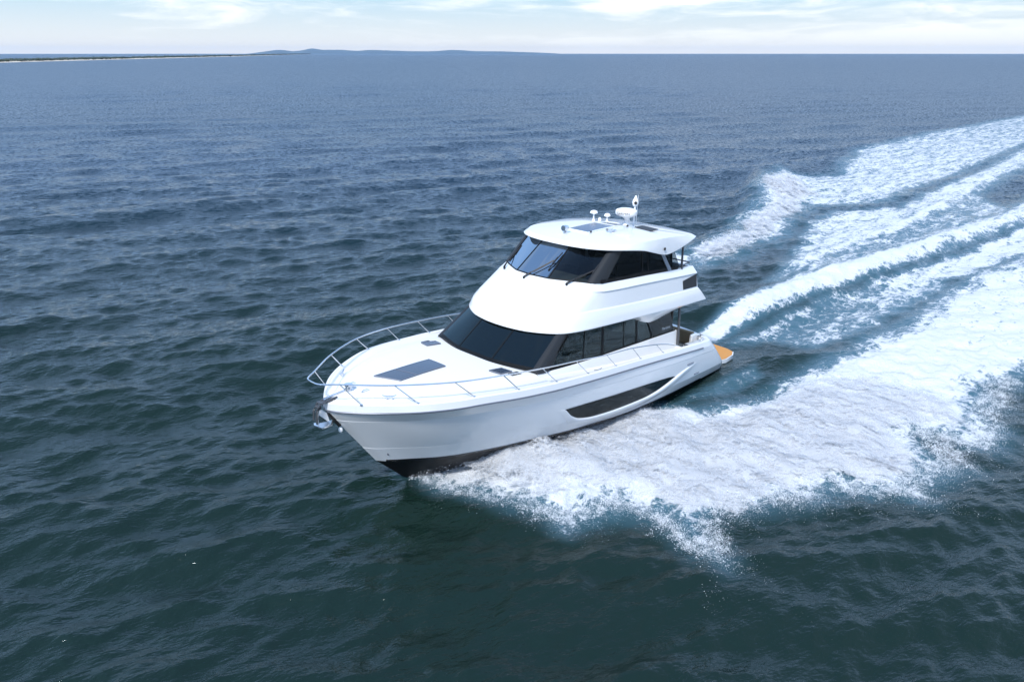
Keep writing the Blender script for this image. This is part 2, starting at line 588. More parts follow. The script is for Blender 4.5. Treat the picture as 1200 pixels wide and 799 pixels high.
# rings of water, finest near the boat, out to the horizon
th = np.concatenate([np.linspace(math.radians(63), math.radians(3.0), 820), np.linspace(math.radians(3.0), .00075, 81)[1:]])
rad = CAM_H / np.tan(th)
azd = np.concatenate([np.linspace(-180, -48, 60)[:-1], np.linspace(-48, 48, 1080), np.linspace(48, 180, 60)[1:]])
az = np.radians(azd)
dr = np.gradient(rad)
daz = np.gradient(az)
RR, AZ = np.meshgrid(rad, az, indexing='ij')
sx = RR * np.sin(AZ)
sy = RR * np.cos(AZ)
spacing = np.maximum(np.broadcast_to(dr[:, None], RR.shape) * .75, RR * daz[None, :])
fx_, fy_ = sx.ravel(), sy.ravel()
zw, ox, oy = sea_waves(fx_, fy_, spacing.ravel())
near = (fx_ > -8) & (fx_ < 160) & (fy_ > 8) & (fy_ < 200)
hk = np.zeros_like(fx_)
fd = np.zeros_like(fx_)
hk[near], fd[near] = wake_height(fx_[near], fy_[near])
cal = 1 - .55 * sstep(fd, .1, .7)
# flat water under and right behind the hull
s_ = (fx_ - ORIG_X) * AFT[0] + (fy_ - ORIG_Y) * AFT[1]
v_ = (fx_ - ORIG_X) * ACR[0] + (fy_ - ORIG_Y) * ACR[1]
inb = sstep(s_, .5, 3) * (1 - sstep(s_, 15, 18)) * (1 - sstep(np.abs(v_), 2.2, 3.6))
zz_ = zw * cal * (1 - .7 * inb) + hk * (1 - inb * .8)
lod = sstep(np.log(spacing.ravel()), math.log(.06), math.log(2.5))
co = np.stack([fx_ + ox * cal, fy_ + oy * cal, zz_], 1)
nr_, nc_ = RR.shape
ii = np.arange(nr_ * nc_).reshape(nr_, nc_)
q = np.stack([ii[:-1, :-1], ii[:-1, 1:], ii[1:, 1:], ii[1:, :-1]], -1).reshape(-1, 4)


def foam_nodes(t, dens, pos, turn=YAW):
    """breaks a foam density up into lace, streaks and speckle"""
    rot = t.add('ShaderNodeMapping', {'Vector': pos, 'Rotation': (0, 0, -turn)})
    st = t.add('ShaderNodeMapping', {'Vector': rot.outputs[0], 'Scale': (.32, 1.25, .6)})
    n0 = t.add('ShaderNodeTexNoise', {'Vector': st.outputs[0], 'Scale': 1.3, 'Detail': 9.0, 'Roughness': .62, 'Distortion': .6})
    n1 = t.add('ShaderNodeTexNoise', {'Vector': pos, 'Scale': 2.6, 'Detail': 8.0, 'Roughness': .68, 'Distortion': .4})
    n2 = t.add('ShaderNodeTexNoise', {'Vector': pos, 'Scale': 13.0, 'Detail': 5.0, 'Roughness': .7})
    wv_ = t.add('ShaderNodeVectorMath', {0: pos, 1: n1.outputs[1]}, operation='ADD')
    vo = t.add('ShaderNodeTexVoronoi', {'Vector': wv_.outputs[0], 'Scale': 2.3}, feature='DISTANCE_TO_EDGE')
    lace = t.math('SUBTRACT', .5, t.math('MULTIPLY', t.smooth(vo.outputs[0], 0.0, .22), .5))
    mixn = t.math('ADD', t.math('MULTIPLY', n0.outputs[0], .52), t.math('ADD', t.math('MULTIPLY', n1.outputs[0], .45), t.math('ADD', t.math('MULTIPLY', n2.outputs[0], .26), t.math('MULTIPLY', lace, .16))))
    # mixn is centred near .70 ; foam where noise exceeds a level set by the density
    lev = t.math('SUBTRACT', 1.06, t.math('MULTIPLY', dens, .72))
    e = t.math('SUBTRACT', mixn, lev)
    f = t.smooth(e, -.03, .12)
    gate = t.smooth(dens, .02, .16)
    fac = t.math('MULTIPLY', f, gate, True)
    hgt = t.math('ADD', t.math('MULTIPLY', n1.outputs[0], .6), t.math('MULTIPLY', n2.outputs[0], .18))
    return fac, hgt


wm, t, out = new_mat('sea_water')
geo = t.add('ShaderNodeNewGeometry')
pos = geo.outputs['Position']
a_f = t.add('ShaderNodeAttribute', attribute_name='foam')
a_l = t.add('ShaderNodeAttribute', attribute_name='lod')
fac, hgt = foam_nodes(t, a_f.outputs['Fac'], pos)
# ripples: a height bump close by, slope noise where the mesh no longer carries the waves
m1 = t.add('ShaderNodeMapping', {'Vector': pos, 'Rotation': (0, 0, math.radians(24)), 'Scale': (1.8, .85, 1)}, vector_type='TEXTURE')
r1 = t.add('ShaderNodeTexNoise', {'Vector': m1.outputs[0], 'Scale': 4.6, 'Detail': 4.0, 'Roughness': .42, 'Distortion': .35})
b1 = t.add('ShaderNodeBump', {'Height': r1.outputs[0], 'Strength': 1.0, 'Distance': .050})
r1b = t.add('ShaderNodeTexNoise', {'Vector': m1.outputs[0], 'Scale': 14.0, 'Detail': 3.0, 'Roughness': .45, 'Distortion': .3})
b1 = t.add('ShaderNodeBump', {'Height': r1b.outputs[0], 'Strength': 1.0, 'Distance': .022, 'Normal': b1.outputs[0]})
m2 = t.add('ShaderNodeMapping', {'Vector': pos, 'Rotation': (0, 0, math.radians(20)), 'Scale': (3.4, 1.5, 1)}, vector_type='TEXTURE')
r2_ = t.add('ShaderNodeTexNoise', {'Vector': m2.outputs[0], 'Scale': 8.0, 'Detail': 2.0, 'Roughness': .5})
sl = t.add('ShaderNodeVectorMath', {0: r2_.outputs[1], 1: (.5, .5, .5)}, operation='SUBTRACT')
sl2 = t.add('ShaderNodeVectorMath', {0: sl.outputs[0], 1: (2.2, 3.4, 0)}, operation='MULTIPLY')
sc_ = t.add('ShaderNodeVectorMath', {0: sl2.outputs[0]}, operation='SCALE')
t.l.new(a_l.outputs['Fac'], sc_.inputs['Scale'])
ad = t.add('ShaderNodeVectorMath', {0: b1.outputs[0], 1: sc_.outputs[0]}, operation='ADD')
# the steepest ripple facets would break: ease them back
na = t.add('ShaderNodeVectorMath', {0: ad.outputs[0]}, operation='NORMALIZE')
nx = t.add('ShaderNodeVectorMath', {0: na.outputs[0], 1: (1, 1, 0)}, operation='MULTIPLY')
l2 = t.add('ShaderNodeVectorMath', {0: nx.outputs[0], 1: nx.outputs[0]}, operation='DOT_PRODUCT').outputs['Value']
fq = t.math('POWER', t.math('ADD', 1.0, t.math('POWER', t.math('DIVIDE', l2, .38), 2.0)), -.25)
cf = t.add('ShaderNodeCombineXYZ', {0: fq, 1: fq, 2: 1.0})
nb = t.add('ShaderNodeVectorMath', {0: na.outputs[0], 1: cf.outputs[0]}, operation='MULTIPLY')
nn = t.add('ShaderNodeVectorMath', {0: nb.outputs[0]}, operation='NORMALIZE')
cw = t.add('ShaderNodeTexNoise', {'Vector': pos, 'Scale': .05, 'Detail': 3.0})
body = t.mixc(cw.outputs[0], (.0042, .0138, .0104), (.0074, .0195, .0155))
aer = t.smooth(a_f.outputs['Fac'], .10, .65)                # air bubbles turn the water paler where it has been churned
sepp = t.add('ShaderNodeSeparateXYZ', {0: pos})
body = t.mixc(t.smooth(sepp.outputs[1], 18, 80), body, (.0055, .0215, .0430))       # blue of the reflected sky put into the far water's colour
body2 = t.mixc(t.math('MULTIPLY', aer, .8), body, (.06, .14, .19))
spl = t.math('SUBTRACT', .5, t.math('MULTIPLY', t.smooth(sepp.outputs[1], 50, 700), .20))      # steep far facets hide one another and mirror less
rgh = t.math('ADD', .03, t.math('MULTIPLY', t.math('MINIMUM', a_l.outputs['Fac'], 1.0), .25))      # waves finer than the mesh become roughness
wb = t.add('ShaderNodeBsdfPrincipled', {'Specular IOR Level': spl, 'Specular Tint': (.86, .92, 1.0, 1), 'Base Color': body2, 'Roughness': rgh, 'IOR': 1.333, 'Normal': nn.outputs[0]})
fbp = t.add('ShaderNodeBump', {'Height': hgt, 'Strength': .65, 'Distance': .22})
fb_ = t.add('ShaderNodeBsdfPrincipled', {'Base Color': (.58, .61, .645, 1), 'Roughness': .75, 'Specular IOR Level': .25, 'Normal': fbp.outputs[0]})
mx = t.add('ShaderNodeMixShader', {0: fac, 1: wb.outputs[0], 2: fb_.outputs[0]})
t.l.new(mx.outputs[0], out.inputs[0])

water = quick_mesh('water', co, q, [wm], {'foam': fd, 'lod': lod})
tag(water, 'dark green sea with wind ripples and a foaming wake', 'sea', 'structure')

# ------------------------------------------------------------------ spray thrown up by the bow and the breaking crest
sm, t, out = new_mat('spray')
geo = t.add('ShaderNodeNewGeometry')
a_f = t.add('ShaderNodeAttribute', attribute_name='foam')
a_k = t.add('ShaderNodeAttribute', attribute_name='layer')
sh_ = t.add('ShaderNodeCombineXYZ', {0: t.math('MULTIPLY', a_k.outputs['Fac'], .13), 1: t.math('MULTIPLY', a_k.outputs['Fac'], .07), 2: 0.0})
pp = t.add('ShaderNodeVectorMath', {0: geo.outputs['Position'], 1: sh_.outputs[0]}, operation='ADD')
fac, hgt = foam_nodes(t, a_f.outputs['Fac'], pp.outputs[0], math.radians(-42))
bpn = t.add('ShaderNodeBump', {'Height': hgt, 'Strength': .45, 'Distance': .16})
df = t.add('ShaderNodeBsdfDiffuse', {'Color': (.72, .74, .77, 1), 'Normal': bpn.outputs[0]})
tl = t.add('ShaderNodeBsdfTranslucent', {'Color': (.72, .74, .77, 1)})
ds = t.add('ShaderNodeMixShader', {0: .4, 1: df.outputs[0], 2: tl.outputs[0]})
trn = t.add('ShaderNodeBsdfTransparent')
mx = t.add('ShaderNodeMixShader', {0: t.math('MULTIPLY', fac, .80), 1: trn.outputs[0], 2: ds.outputs[0]})
t.l.new(mx.outputs[0], out.inputs[0])


def shells(name, x0, x1, y0, y1, res, dens_fn, hgt_fn, nl, gap, label):
    gx, gy_ = np.meshgrid(np.arange(x0, x1, res), np.arange(y0, y1, res), indexing='ij')
    X, Y = gx.ravel(), gy_.ravel()
    d = dens_fn(X, Y)
    hh = hgt_fn(X, Y)
    cos, qs, fa, la = [], [], [], []
    base = 0
    n0, n1 = gx.shape
    jj = np.arange(n0 * n1).reshape(n0, n1)
    Q = np.stack([jj[:-1, :-1], jj[1:, :-1], jj[1:, 1:], jj[:-1, 1:]], -1).reshape(-1, 4)
    for k in range(nl):
        dk = d - .10 - .105 * k
        lum = fbm(X * 1.1 + 3 * k, Y * 1.1, 4, 40 + k)
        Z = hh + gap * (k + 1) * (.25 + 1.5 * lum) * sstep(d, .2, .9)
        keep = (dk[Q] > .02).any(1)
        q_ = Q[keep]
        use = np.unique(q_)
        rem = np.full(len(X), -1)
        rem[use] = np.arange(len(use)) + base
        cos.append(np.stack([X[use], Y[use], Z[use]], 1))
        qs.append(rem[q_])
        fa.append(np.clip(dk[use], 0, 1))
        la.append(np.full(len(use), k + 1.0))
        base += len(use)
    o = quick_mesh(name, np.concatenate(cos), np.concatenate(qs), [sm], {'foam': np.concatenate(fa), 'layer': np.concatenate(la)})
    return tag(o, label, 'spray', 'stuff')


def near_h(x, y):
    s = (x - ORIG_X) * AFT[0] + (y - ORIG_Y) * AFT[1]
    return wake_height(x, y)[0]


def dens_port(x, y):
    u = (x - ORIG_X) * AFT[0] + (y - ORIG_Y) * AFT[1]
    v = (x - ORIG_X) * ACR[0] + (y - ORIG_Y) * ACR[1]
    sd = poly_sd(x, y, W_A) + (fbm(x * .7, y * .7, 4, 5) - .5) * 1.2
    d = np.clip(.34 + sd / 2.2, 0, 1)
    d = np.maximum(d, np.clip(.40 + (poly_sd(x, y, W_S) + (fbm(x * .7, y * .7, 4, 15) - .5) * .8) / 1.2, 0, 1))
    return d * (1 - .9 * sstep(u, 12, 24)) * sstep(u, .6, 2.0)


def dens_star(x, y):
    sd = poly_sd(x, y, W_DS) + (fbm(x * .4, y * .4, 4, 6) - .5) * 2.0
    return np.clip(.35 + sd / 3.0, 0, 1)


shells('bow_spray', -4.5, 20, 12, 31, .08, dens_port, near_h, 7, .05, 'white bow spray fanning out along both sides of the yacht')
shells('wake_spray', 7, 28, 34, 70, .16, dens_star, near_h, 4, .14, 'white foam breaking on the crest of the starboard wake')

# flying drops
def drops(name, pts, size, mat, label):
    n = len(pts)
    oc = np.array([(1, 0, 0), (-1, 0, 0), (0, 1, 0), (0, -1, 0), (0, 0, 1), (0, 0, -1)], float)
    ft_ = np.array([(0, 2, 4), (2, 1, 4), (1, 3, 4), (3, 0, 4), (2, 0, 5), (1, 2, 5), (3, 1, 5), (0, 3, 5)])
    str_ = np.stack([np.ones(n), np.ones(n), rng.uniform(.8, 1.6, n)], 1)
    co_ = pts[:, None, :] + oc[None] * size[:, None, None] * str_[:, None, :]
    f_ = ft_[None] + (np.arange(n) * 6)[:, None, None]
    o = quick_mesh(name, co_.reshape(-1, 3), f_.reshape(-1, 3), [mat])
    return tag(o, label, 'spray drops', 'stuff')


dm, t, out = new_mat('spray_drop')
b = t.add('ShaderNodeBsdfPrincipled', {'Base Color': (.85, .88, .92, 1), 'Roughness': .3})
t.l.new(b.outputs[0], out.inputs[0])
PA = np.array(W_A, float)
edge = PA[:37]
seg = np.linalg.norm(np.diff(edge, axis=0), axis=1)
cum = np.concatenate([[0], np.cumsum(seg)])
NC = 1500
n_per = rng.integers(20, 120, NC)
ce = rng.uniform(0, cum[-1], NC)
i_ = np.clip(np.searchsorted(cum, ce) - 1, 0, len(seg) - 1)
fr = ((ce - cum[i_]) / seg[i_])[:, None]
c0 = edge[i_] * (1 - fr) + edge[i_ + 1] * fr
ca = np.radians(-62 + rng.normal(0, 24, NC))
c0 = c0 - np.column_stack([np.cos(ca), np.sin(ca)]) * rng.uniform(.15, .9, NC)[:, None]
cl = rng.exponential(.38, NC) + .12
chh = rng.exponential(.10, NC) + .02
rep = np.repeat(np.arange(NC), n_per)
N = len(rep)
tt = rng.uniform(0, 1, N) ** 1.3
wd_ = .02 + .09 * tt
P1 = np.column_stack([c0[rep, 0] + np.cos(ca[rep]) * cl[rep] * tt + rng.normal(0, 1, N) * wd_,
                      c0[rep, 1] + np.sin(ca[rep]) * cl[rep] * tt + rng.normal(0, 1, N) * wd_,
                      .06 + chh[rep] * 4 * tt * (1.05 - tt) + rng.normal(0, .02, N)])
s1 = np.exp(rng.normal(math.log(.0042), .42, N)) * (1.15 - .6 * tt)
N2 = 16000
X = rng.uniform(-2.5, 14, N2 * 3)
Y = rng.uniform(14, 24, N2 * 3)
sdv = poly_sd(X, Y, W_A)
ok = sdv > .5
X, Y = X[ok][:N2], Y[ok][:N2]
Z = near_h(X, Y) + rng.exponential(.13, len(X)) + .05
P2 = np.column_stack([X, Y, Z])
s2 = np.exp(rng.normal(math.log(.0042), .4, len(X)))
drops('spray_drops', np.concatenate([P1, P2]), np.concatenate([s1, s2]), dm, 'scattered white water drops flying off the edge of the bow spray')

# ------------------------------------------------------------------ far shore
def ridge_mesh(name, line, prof_fn, depth, mat, nseg=260, seed=0):
    """a strip of land: line of ground points, height function, real depth behind it"""
    P = np.array(line, float)
    L = np.concatenate([[0], np.cumsum(np.linalg.norm(np.diff(P, axis=0), axis=1))])
    tq = np.linspace(0, L[-1], nseg)
    X = np.interp(tq, L, P[:, 0])
    Y = np.interp(tq, L, P[:, 1])
    tx, ty = np.gradient(X), np.gradient(Y)
    ln = np.hypot(tx, ty)
    nx, ny = -ty / ln, tx / ln
    if (nx * X + ny * Y).sum() < 0:
        nx, ny = -nx, -ny
    rows = []
    for k, hf in ((0, 0), (.12, .35), (.3, .8), (.5, 1), (.75, .7), (1, 0)):
        h = prof_fn(tq / L[-1], k)
        rows.append(np.column_stack([X + nx * depth * k, Y + ny * depth * k, h * hf - .3]))
    co_ = np.concatenate(rows)
    jj = np.arange(6 * nseg).reshape(6, nseg)
    Q = np.stack([jj[:-1, :-1], jj[:-1, 1:], jj[1:, 1:], jj[1:, :-1]], -1).reshape(-1, 4)
    return quick_mesh(name, co_, Q, [mat])


hm = principled('hill_hazed', (.075, .105, .115), .9, noise=.3, scale=.004)  # base colour paled and blued, standing in for part of the haze
sandm = principled('beach_sand', (.55, .49, .40), .9, noise=.15, scale=.02)
wood_m = principled('coast_trees', (.032, .045, .026), .9, noise=.4, scale=.08)
DH = 12000.0
px2 = lambda u: ((u - 600) / 850 * DH * .931)
us = np.array([285, 300, 318, 335, 347, 357, 372, 390, 412, 430, 445, 470, 492, 510, 530, 545, 560, 590, 620, 650, 668])
hs = np.array([.2, 2.6, 4.6, 3.2, 4.4, 6.2, 4.6, 4.8, 3.6, 4.6, 4.2, 3.4, 3.0, 3.3, 4.6, 4.2, 3.2, 3.0, 2.2, 1.2, .1]) * DH / 913
hf = pchip(us, hs)
hills = ridge_mesh('hills', [(px2(285), DH), (px2(668), DH * 1.06)], lambda tq, k: hf(285 + tq * 383) * (1 + .10 * (fbm(tq * 90 + k * 7, tq * 0 + k * 5, 3, 9) - .5)), 1500, hm)
tag(hills, 'low blue hills along the horizon', 'hills', 'structure')
shore = [(-760, 640), (-590, 888), (-630, 1078), (-690, 1367), (-780, 1865), (-915, 2567), (-1100, 3400), (-1500, 5200), (-2100, 8200)]
beach = ridge_mesh('beach', shore, lambda tq, k: 1.4 + 0 * tq, 60, sandm)
tag(beach, 'pale sand beach on the far left shore', 'beach', 'structure')
# scrub wood behind the beach: many leaf clumps, read as one dark band
P = np.array(shore, float)
L = np.concatenate([[0], np.cumsum(np.linalg.norm(np.diff(P, axis=0), axis=1))])
NT_ = 5200
tq = (rng.uniform(0, 1, NT_) ** 1.6) * L[-1]
X = np.interp(tq, L, P[:, 0]) - rng.uniform(10, 70, NT_)
Y = np.interp(tq, L, P[:, 1])
gap_n = vnoise(tq / 45, tq * 0, 31)
ok = gap_n > .22
X, Y, tq = X[ok], Y[ok], tq[ok]
n = len(X)
sz = rng.uniform(.7, 1.5, n) * (1 + .5 * (vnoise(tq / 120, tq * 0, 8) - .3)) * np.interp(tq, [0, 1500, 6000], [1, 1.3, 2.2])
ico = bmesh.new()
bmesh.ops.create_icosphere(ico, subdivisions=1, radius=1)
iv = np.array([v.co[:] for v in ico.verts])
fi = np.array([[v.index for v in f.verts] for f in ico.faces])
ico.free()
jit = 1 + rng.uniform(-.35, .35, (n, len(iv), 1))
cw_ = np.column_stack([X, Y, 1.2 + sz * .75])[:, None, :] + iv[None] * jit * (sz[:, None] * np.array([1.9, 1.9, .85])[None])[:, None, :]
ff = fi[None] + (np.arange(n) * len(iv))[:, None, None]
sw_ = quick_mesh('shore_scrub', cw_.reshape(-1, 3), ff.reshape(-1, 3), [wood_m], smooth=False)
tag(sw_, 'dark strip of low trees behind the far left beach', 'trees', 'stuff')

# the air between here and the far shore
hv, t, out = new_mat('haze_air')
pv = t.add('ShaderNodeVolumePrincipled', {'Color': (.44, .68, 1.0, 1), 'Density': 3.0e-5, 'Anisotropy': .2})
t.l.new(pv.outputs[0], out.inputs['Volume'])
hz = mesh_obj('haze', [(x, y, z) for z in (-2.5, 120) for x, y in ((-15000, -15000), (15000, -15000), (15000, 15000), (-15000, 15000))],
              [(0, 1, 2, 3), (4, 5, 6, 7), (0, 1, 5, 4), (1, 2, 6, 5), (2, 3, 7, 6), (3, 0, 4, 7)], hv, smooth=False)
tag(hz, 'thin sea haze over the whole bay', 'haze', 'stuff')

# ------------------------------------------------------------------ the yacht: frame
YAW = math.radians(45.913)
TRIM = math.radians(3.0)
ORIG = Vector((-4.06, 15.16, 0.0))
RB = Matrix.Rotation(YAW, 3, 'Z') @ Matrix.Rotation(TRIM, 3, 'Y')
boat = bpy.data.objects.new('motor_yacht', None)
COL.objects.link(boat)
boat.empty_display_size = 1.0
boat.location = ORIG
boat.rotation_euler = RB.to_euler()
tag(boat, 'white flybridge motor yacht with dark windows planing across the open sea', 'yacht')


def l2w(p):
    return ORIG + RB @ Vector((p[0], -p[1], p[2]))


# ---- hull lines (x aft of the bow, half breadth, height)
rubB = pchip([-.47, -.40, -.22, .45, 1.25, 2.1, 3.7, 4.9, 7, 9.6, 12, 13.2], [0, .17, .46, 1.23, 1.80, 2.18, 2.52, 2.65, 2.72, 2.72, 2.62, 2.50])
rubZ = pchip([-.47, .45, 2.1, 3.7, 4.9, 7, 9.6, 13.2], [2.80, 2.86, 2.86, 2.76, 2.68, 2.54, 2.34, 1.97])
chB = pchip([.88, 1.05, 1.51, 2.13, 3.06, 4.18, 6.2, 8.8, 10.7, 14.4], [0, .22, .58, 1.0, 1.40, 1.77, 2.2, 2.42, 2.44, 2.34])
chZ = pchip([.88, 1.5, 3.06, 4.18, 6.2, 8.8, 10.7, 14.4], [1.0, 1.02, 1.0, 1.0, .93, .82, .80, .80])
NU = 120
U = np.linspace(0, 1, NU) ** 1.6


def corner(x, xe, r=0.45):
    """rounds the transom corners in plan"""
    t = np.clip((x - (xe - r)) / r, 0, 1)
    return 0.20 * (1 - np.sqrt(np.clip(1 - t * t, 0, 1)))


def level(xs, xe, B, Z, cr=True):
    x = xs + (xe - xs) * U
    y = B(x)
    if cr:
        y = np.maximum(y - corner(x, xe), 0)
    return np.stack([x, y, Z(x)], 1)


L_rub = level(-.47, 13.15, rubB, rubZ)
L_ch = level(.88, 14.35, chB, chZ)
gunB = lambda x: rubB(x) + 0.0
L_gun = L_rub.copy()
L_gun[:, 2] += 0.19 - 0.03 * U
L_gun[:, 0] -= 0.03 + 0.10 * U
L_gun[:, 1] = np.maximum(L_gun[:, 1] - 0.045, 0)


def between(k, bulge, dz):
    """level between rub (k=0) and chine (k=1): bulge outwards, dz height change"""
    P = L_rub * (1 - k) + L_ch * k
    env = np.clip(U * 6, 0, 1)
    P[:, 1] = np.maximum(P[:, 1] + bulge * env, 0)
    P[1:, 1] = np.maximum(P[1:, 1], 0.002)
    P[:, 2] += dz
    return P


fl = np.clip(1 - U * 1.6, 0, 1)          # bow flare fades aft
L_k1a = between(0.17, 0.0, 0.0)
L_k1a[:, 1] += (0.05 * (1 - fl) - 0.10 * fl) * np.clip(U * 8, 0, 1)
L_k1b = L_k1a.copy()
L_k1b[:, 1] = np.maximum(L_k1b[:, 1] - 0.007 * np.clip(U * 20, 0, 1), 0)
L_k1b[:, 2] -= 0.012
L_m = between(0.45, 0.0, 0)
L_m[:, 1] = np.maximum(L_m[:, 1] + (0.10 - 0.12 * fl) * np.clip(U * 8, 0, 1), 0)
L_k2 = between(0.72, 0.0, 0)
L_k2[:, 1] = np.maximum(L_k2[:, 1] + (0.13 - 0.16 * fl) * np.clip(U * 8, 0, 1), 0)
L_k2b = L_k2.copy()
L_k2b[:, 1] = np.maximum(L_k2b[:, 1] - 0.005 * np.clip(U * 20, 0, 1), 0)
L_k2b[:, 2] -= 0.01
ke_x = pchip([0, .03, .08, .16, .3, .6, 1], [.88, 1.25, 1.9, 3.0, 5.0, 8.6, 14.35])
ke_z = pchip([0, .03, .08, .16, .3, .6, 1], [1.0, .66, .1, -.35, -.62, -.7, -.45])
L_ke = np.stack([ke_x(U), np.zeros(NU), ke_z(U)], 1)
L_in = L_ch.copy()
L_in[:, 1] = np.maximum(L_in[:, 1] - 0.07 * np.clip(U * 10, 0, 1), 0)
L_in[:, 2] -= 0.07 * np.clip(U * 10, 0.15, 1)


def band(mb, A, B, n=1):
    rows = [A * (1 - k / n) + B * (k / n) for k in range(n + 1)]
    mb.grid(rows)
    mb.grid([[(x, -y, z) for x, y, z in r] for r in rows])


hb = MB()
for A, B, n in ((L_gun, L_rub, 2), (L_rub, L_k1a, 2), (L_k1a, L_k1b, 1), (L_k2, L_k2b, 1), (L_k2b, L_ch, 3)):
    band(hb, A, B, n)
for sgn in (1, -1):
    rows = []
    for k in np.linspace(0, 1, 9):            # smooth belly between the two knuckles
        Q = L_k1b * (1 - k) ** 2 + (2 * L_m - (L_k1b + L_k2) / 2) * 2 * k * (1 - k) + L_k2 * k * k
        rows.append([(x, sgn * max(y, 0), z) for x, y, z in Q])
    hb.grid(rows)
# transom
seq = [L_gun[-1], L_rub[-1], L_k1a[-1], L_m[-1], L_k2[-1], L_ch[-1]]
rows = [[(p[0] + 0.0, y, p[2]) for y in np.linspace(-p[1], p[1], 12)] for p in seq]
for r in rows:
    for k in range(12):
        t = k / 11 * 2 - 1
        r[k] = (r[k][0] + 0.46 * (1 - t * t), r[k][1], r[k][2])
hb.grid(rows)
hull = hb.build('hull', M['gelcoat'], boat, angle=50)

ab = MB()
band(ab, L_ch, L_in, 1)
band(ab, L_in, L_ke, 6)
ab.grid([[(L_ch[-1][0], y, L_ch[-1][2]) for y in np.linspace(-L_ch[-1][1], L_ch[-1][1], 6)], [(L_ke[-1][0], y * .9, L_ke[-1][2] + abs(y) * .3) for y in np.linspace(-L_ch[-1][1], L_ch[-1][1], 6)]])
ab.build('hull_bottom', M['antifoul'], boat, angle=40, label='black hull bottom below the chine')


HULL_LV = [L_ch, L_k2b] + [L_k1b * (1 - k) ** 2 + (2 * L_m - (L_k1b + L_k2) / 2) * 2 * k * (1 - k) + L_k2 * k * k for k in np.linspace(1, 0, 9)] + [L_k1a, L_rub]


def hull_y(x, z, off=0.0):
    """half breadth of the topsides at (x, z)"""
    zs, ys = [], []
    for Lv in HULL_LV:
        zs.append(np.interp(x, Lv[:, 0], Lv[:, 2]))
        ys.append(np.interp(x, Lv[:, 0], Lv[:, 1]))
    return float(np.interp(z, zs, ys)) + off


def strake(name, mat, A, B, z_off0, z_off1, i0, i1, out, parent, sides=(1, -1)):
    """thin band lying on the hull surface just outside it"""
    mb = MB()
    for s in sides:
        r0 = [(p[0], s * (p[1] + out), p[2] + z_off0) for p in A[i0:i1]]
        r1 = [(p[0], s * (p[1] + out), p[2] + z_off1) for p in B[i0:i1]]
        mb.grid([r0, r1])
    return mb.build(name, mat, parent)


# rub rail: half-round strip all round
mb = MB()
for s in (1, -1):
    mb.tube([(p[0], s * (p[1] + 0.006), p[2]) for p in L_rub[1:-6]], 0.022, 6)
mb.build('rub_rail', M['rub'], hull)
# boot stripe above the chine, white pinstripe in it
for s in (1, -1):
    mb = MB()
    r0, r1, r2, r3 = [], [], [], []
    for x in np.linspace(1.02, 12.5, 90):
        zc = float(np.interp(x, L_ch[:, 0], L_ch[:, 2]))
        r0.append((x, s * hull_y(x, zc + .015, .006), zc + .004))
        r1.append((x, s * hull_y(x, zc + .075, .006), zc + .065))
    mb.grid([r0, r1])
    mb.build('boot_stripe', M['stripe_black'], hull)

# ---- hull windows set in a scalloped pocket
WIN = [(5.22, 1.93), (6.2, 1.895), (7.3, 1.84), (8.4, 1.77), (9.4, 1.69), (10.15, 1.61), (10.38, 1.56)]      # top edge
WIB = [(5.22, 1.90), (5.55, 1.62), (5.95, 1.42), (6.6, 1.30), (7.5, 1.27), (8.6, 1.27), (9.3, 1.32), (9.9, 1.43), (10.38, 1.54)]
wt = pchip(*zip(*WIN))
wb = pchip(*zip(*WIB))
for s in (1, -1):
    xs = np.linspace(5.22, 10.38, 60)
    mb = MB()
    rows = []
    for k in np.linspace(0, 1, 7):
        rows.append([(x, s * hull_y(x, wb(x) + (wt(x) - wb(x)) * k, .012), wb(x) + (wt(x) - wb(x)) * k) for x in xs])
    mb.grid(rows)
    g = mb.build('hull_window', M['glass_hull'], hull)
    # sculpted lip that runs under the pane and rises aft of it
    mb = MB()
    rows = []
    xs2 = np.linspace(5.0, 11.75, 80)
    tail = pchip([5.0, 5.22, 5.55, 5.95, 6.6, 7.5, 8.6, 9.3, 9.9, 10.38, 11.0, 11.75], [2.0, 1.91, 1.62, 1.42, 1.30, 1.27, 1.27, 1.32, 1.43, 1.55, 1.66, 1.72])
    for x in xs2:
        z = float(tail(x))
        f = min(1, (x - 5.0) / 0.9) * min(1, (11.75 - x) / 1.4)
        f = max(f, 0.0) ** 0.8
        row = []
        for dz, o in ((0.012, 0.004), (0.004, 0.035 * f), (-0.02, 0.055 * f), (-0.07, 0.062 * f), (-0.16, 0.042 * f), (-0.30, 0.004)):
            d = dz if dz > -0.02 else dz * (0.35 + 0.65 * f)
            row.append((x, s * hull_y(x, z + d, o + 0.001), z + d))
        rows.append(row)
    mb.grid(rows)
    mb.build('hull_lip', M['gelcoat'], hull, angle=60)
    mb = MB()
    for (xa, za, ln) in ((11.05, 1.78, .38), (11.65, 1.28, .30)):
        pts_ = [(x, s * hull_y(x, za - (x - xa) * .05, .012), za - (x - xa) * .05) for x in np.linspace(xa, xa + ln, 6)]
        mb.tube(pts_, 0.022, 6, 0.6)
    mb.build_each('exhaust_vent', M['rub'], hull)
mb = MB()
yv = hull_y(1.0, 1.28)
for s in (1, -1):
    mb.lathe((0.98, s * (hull_y(.98, 1.3) + .01), 1.3), [(0.0, -.01), (.03, -.01), (.035, .004), (.0, .008)], 12, 'y')
mb.build_each('through_hull_fitting', M['rub'], hull)

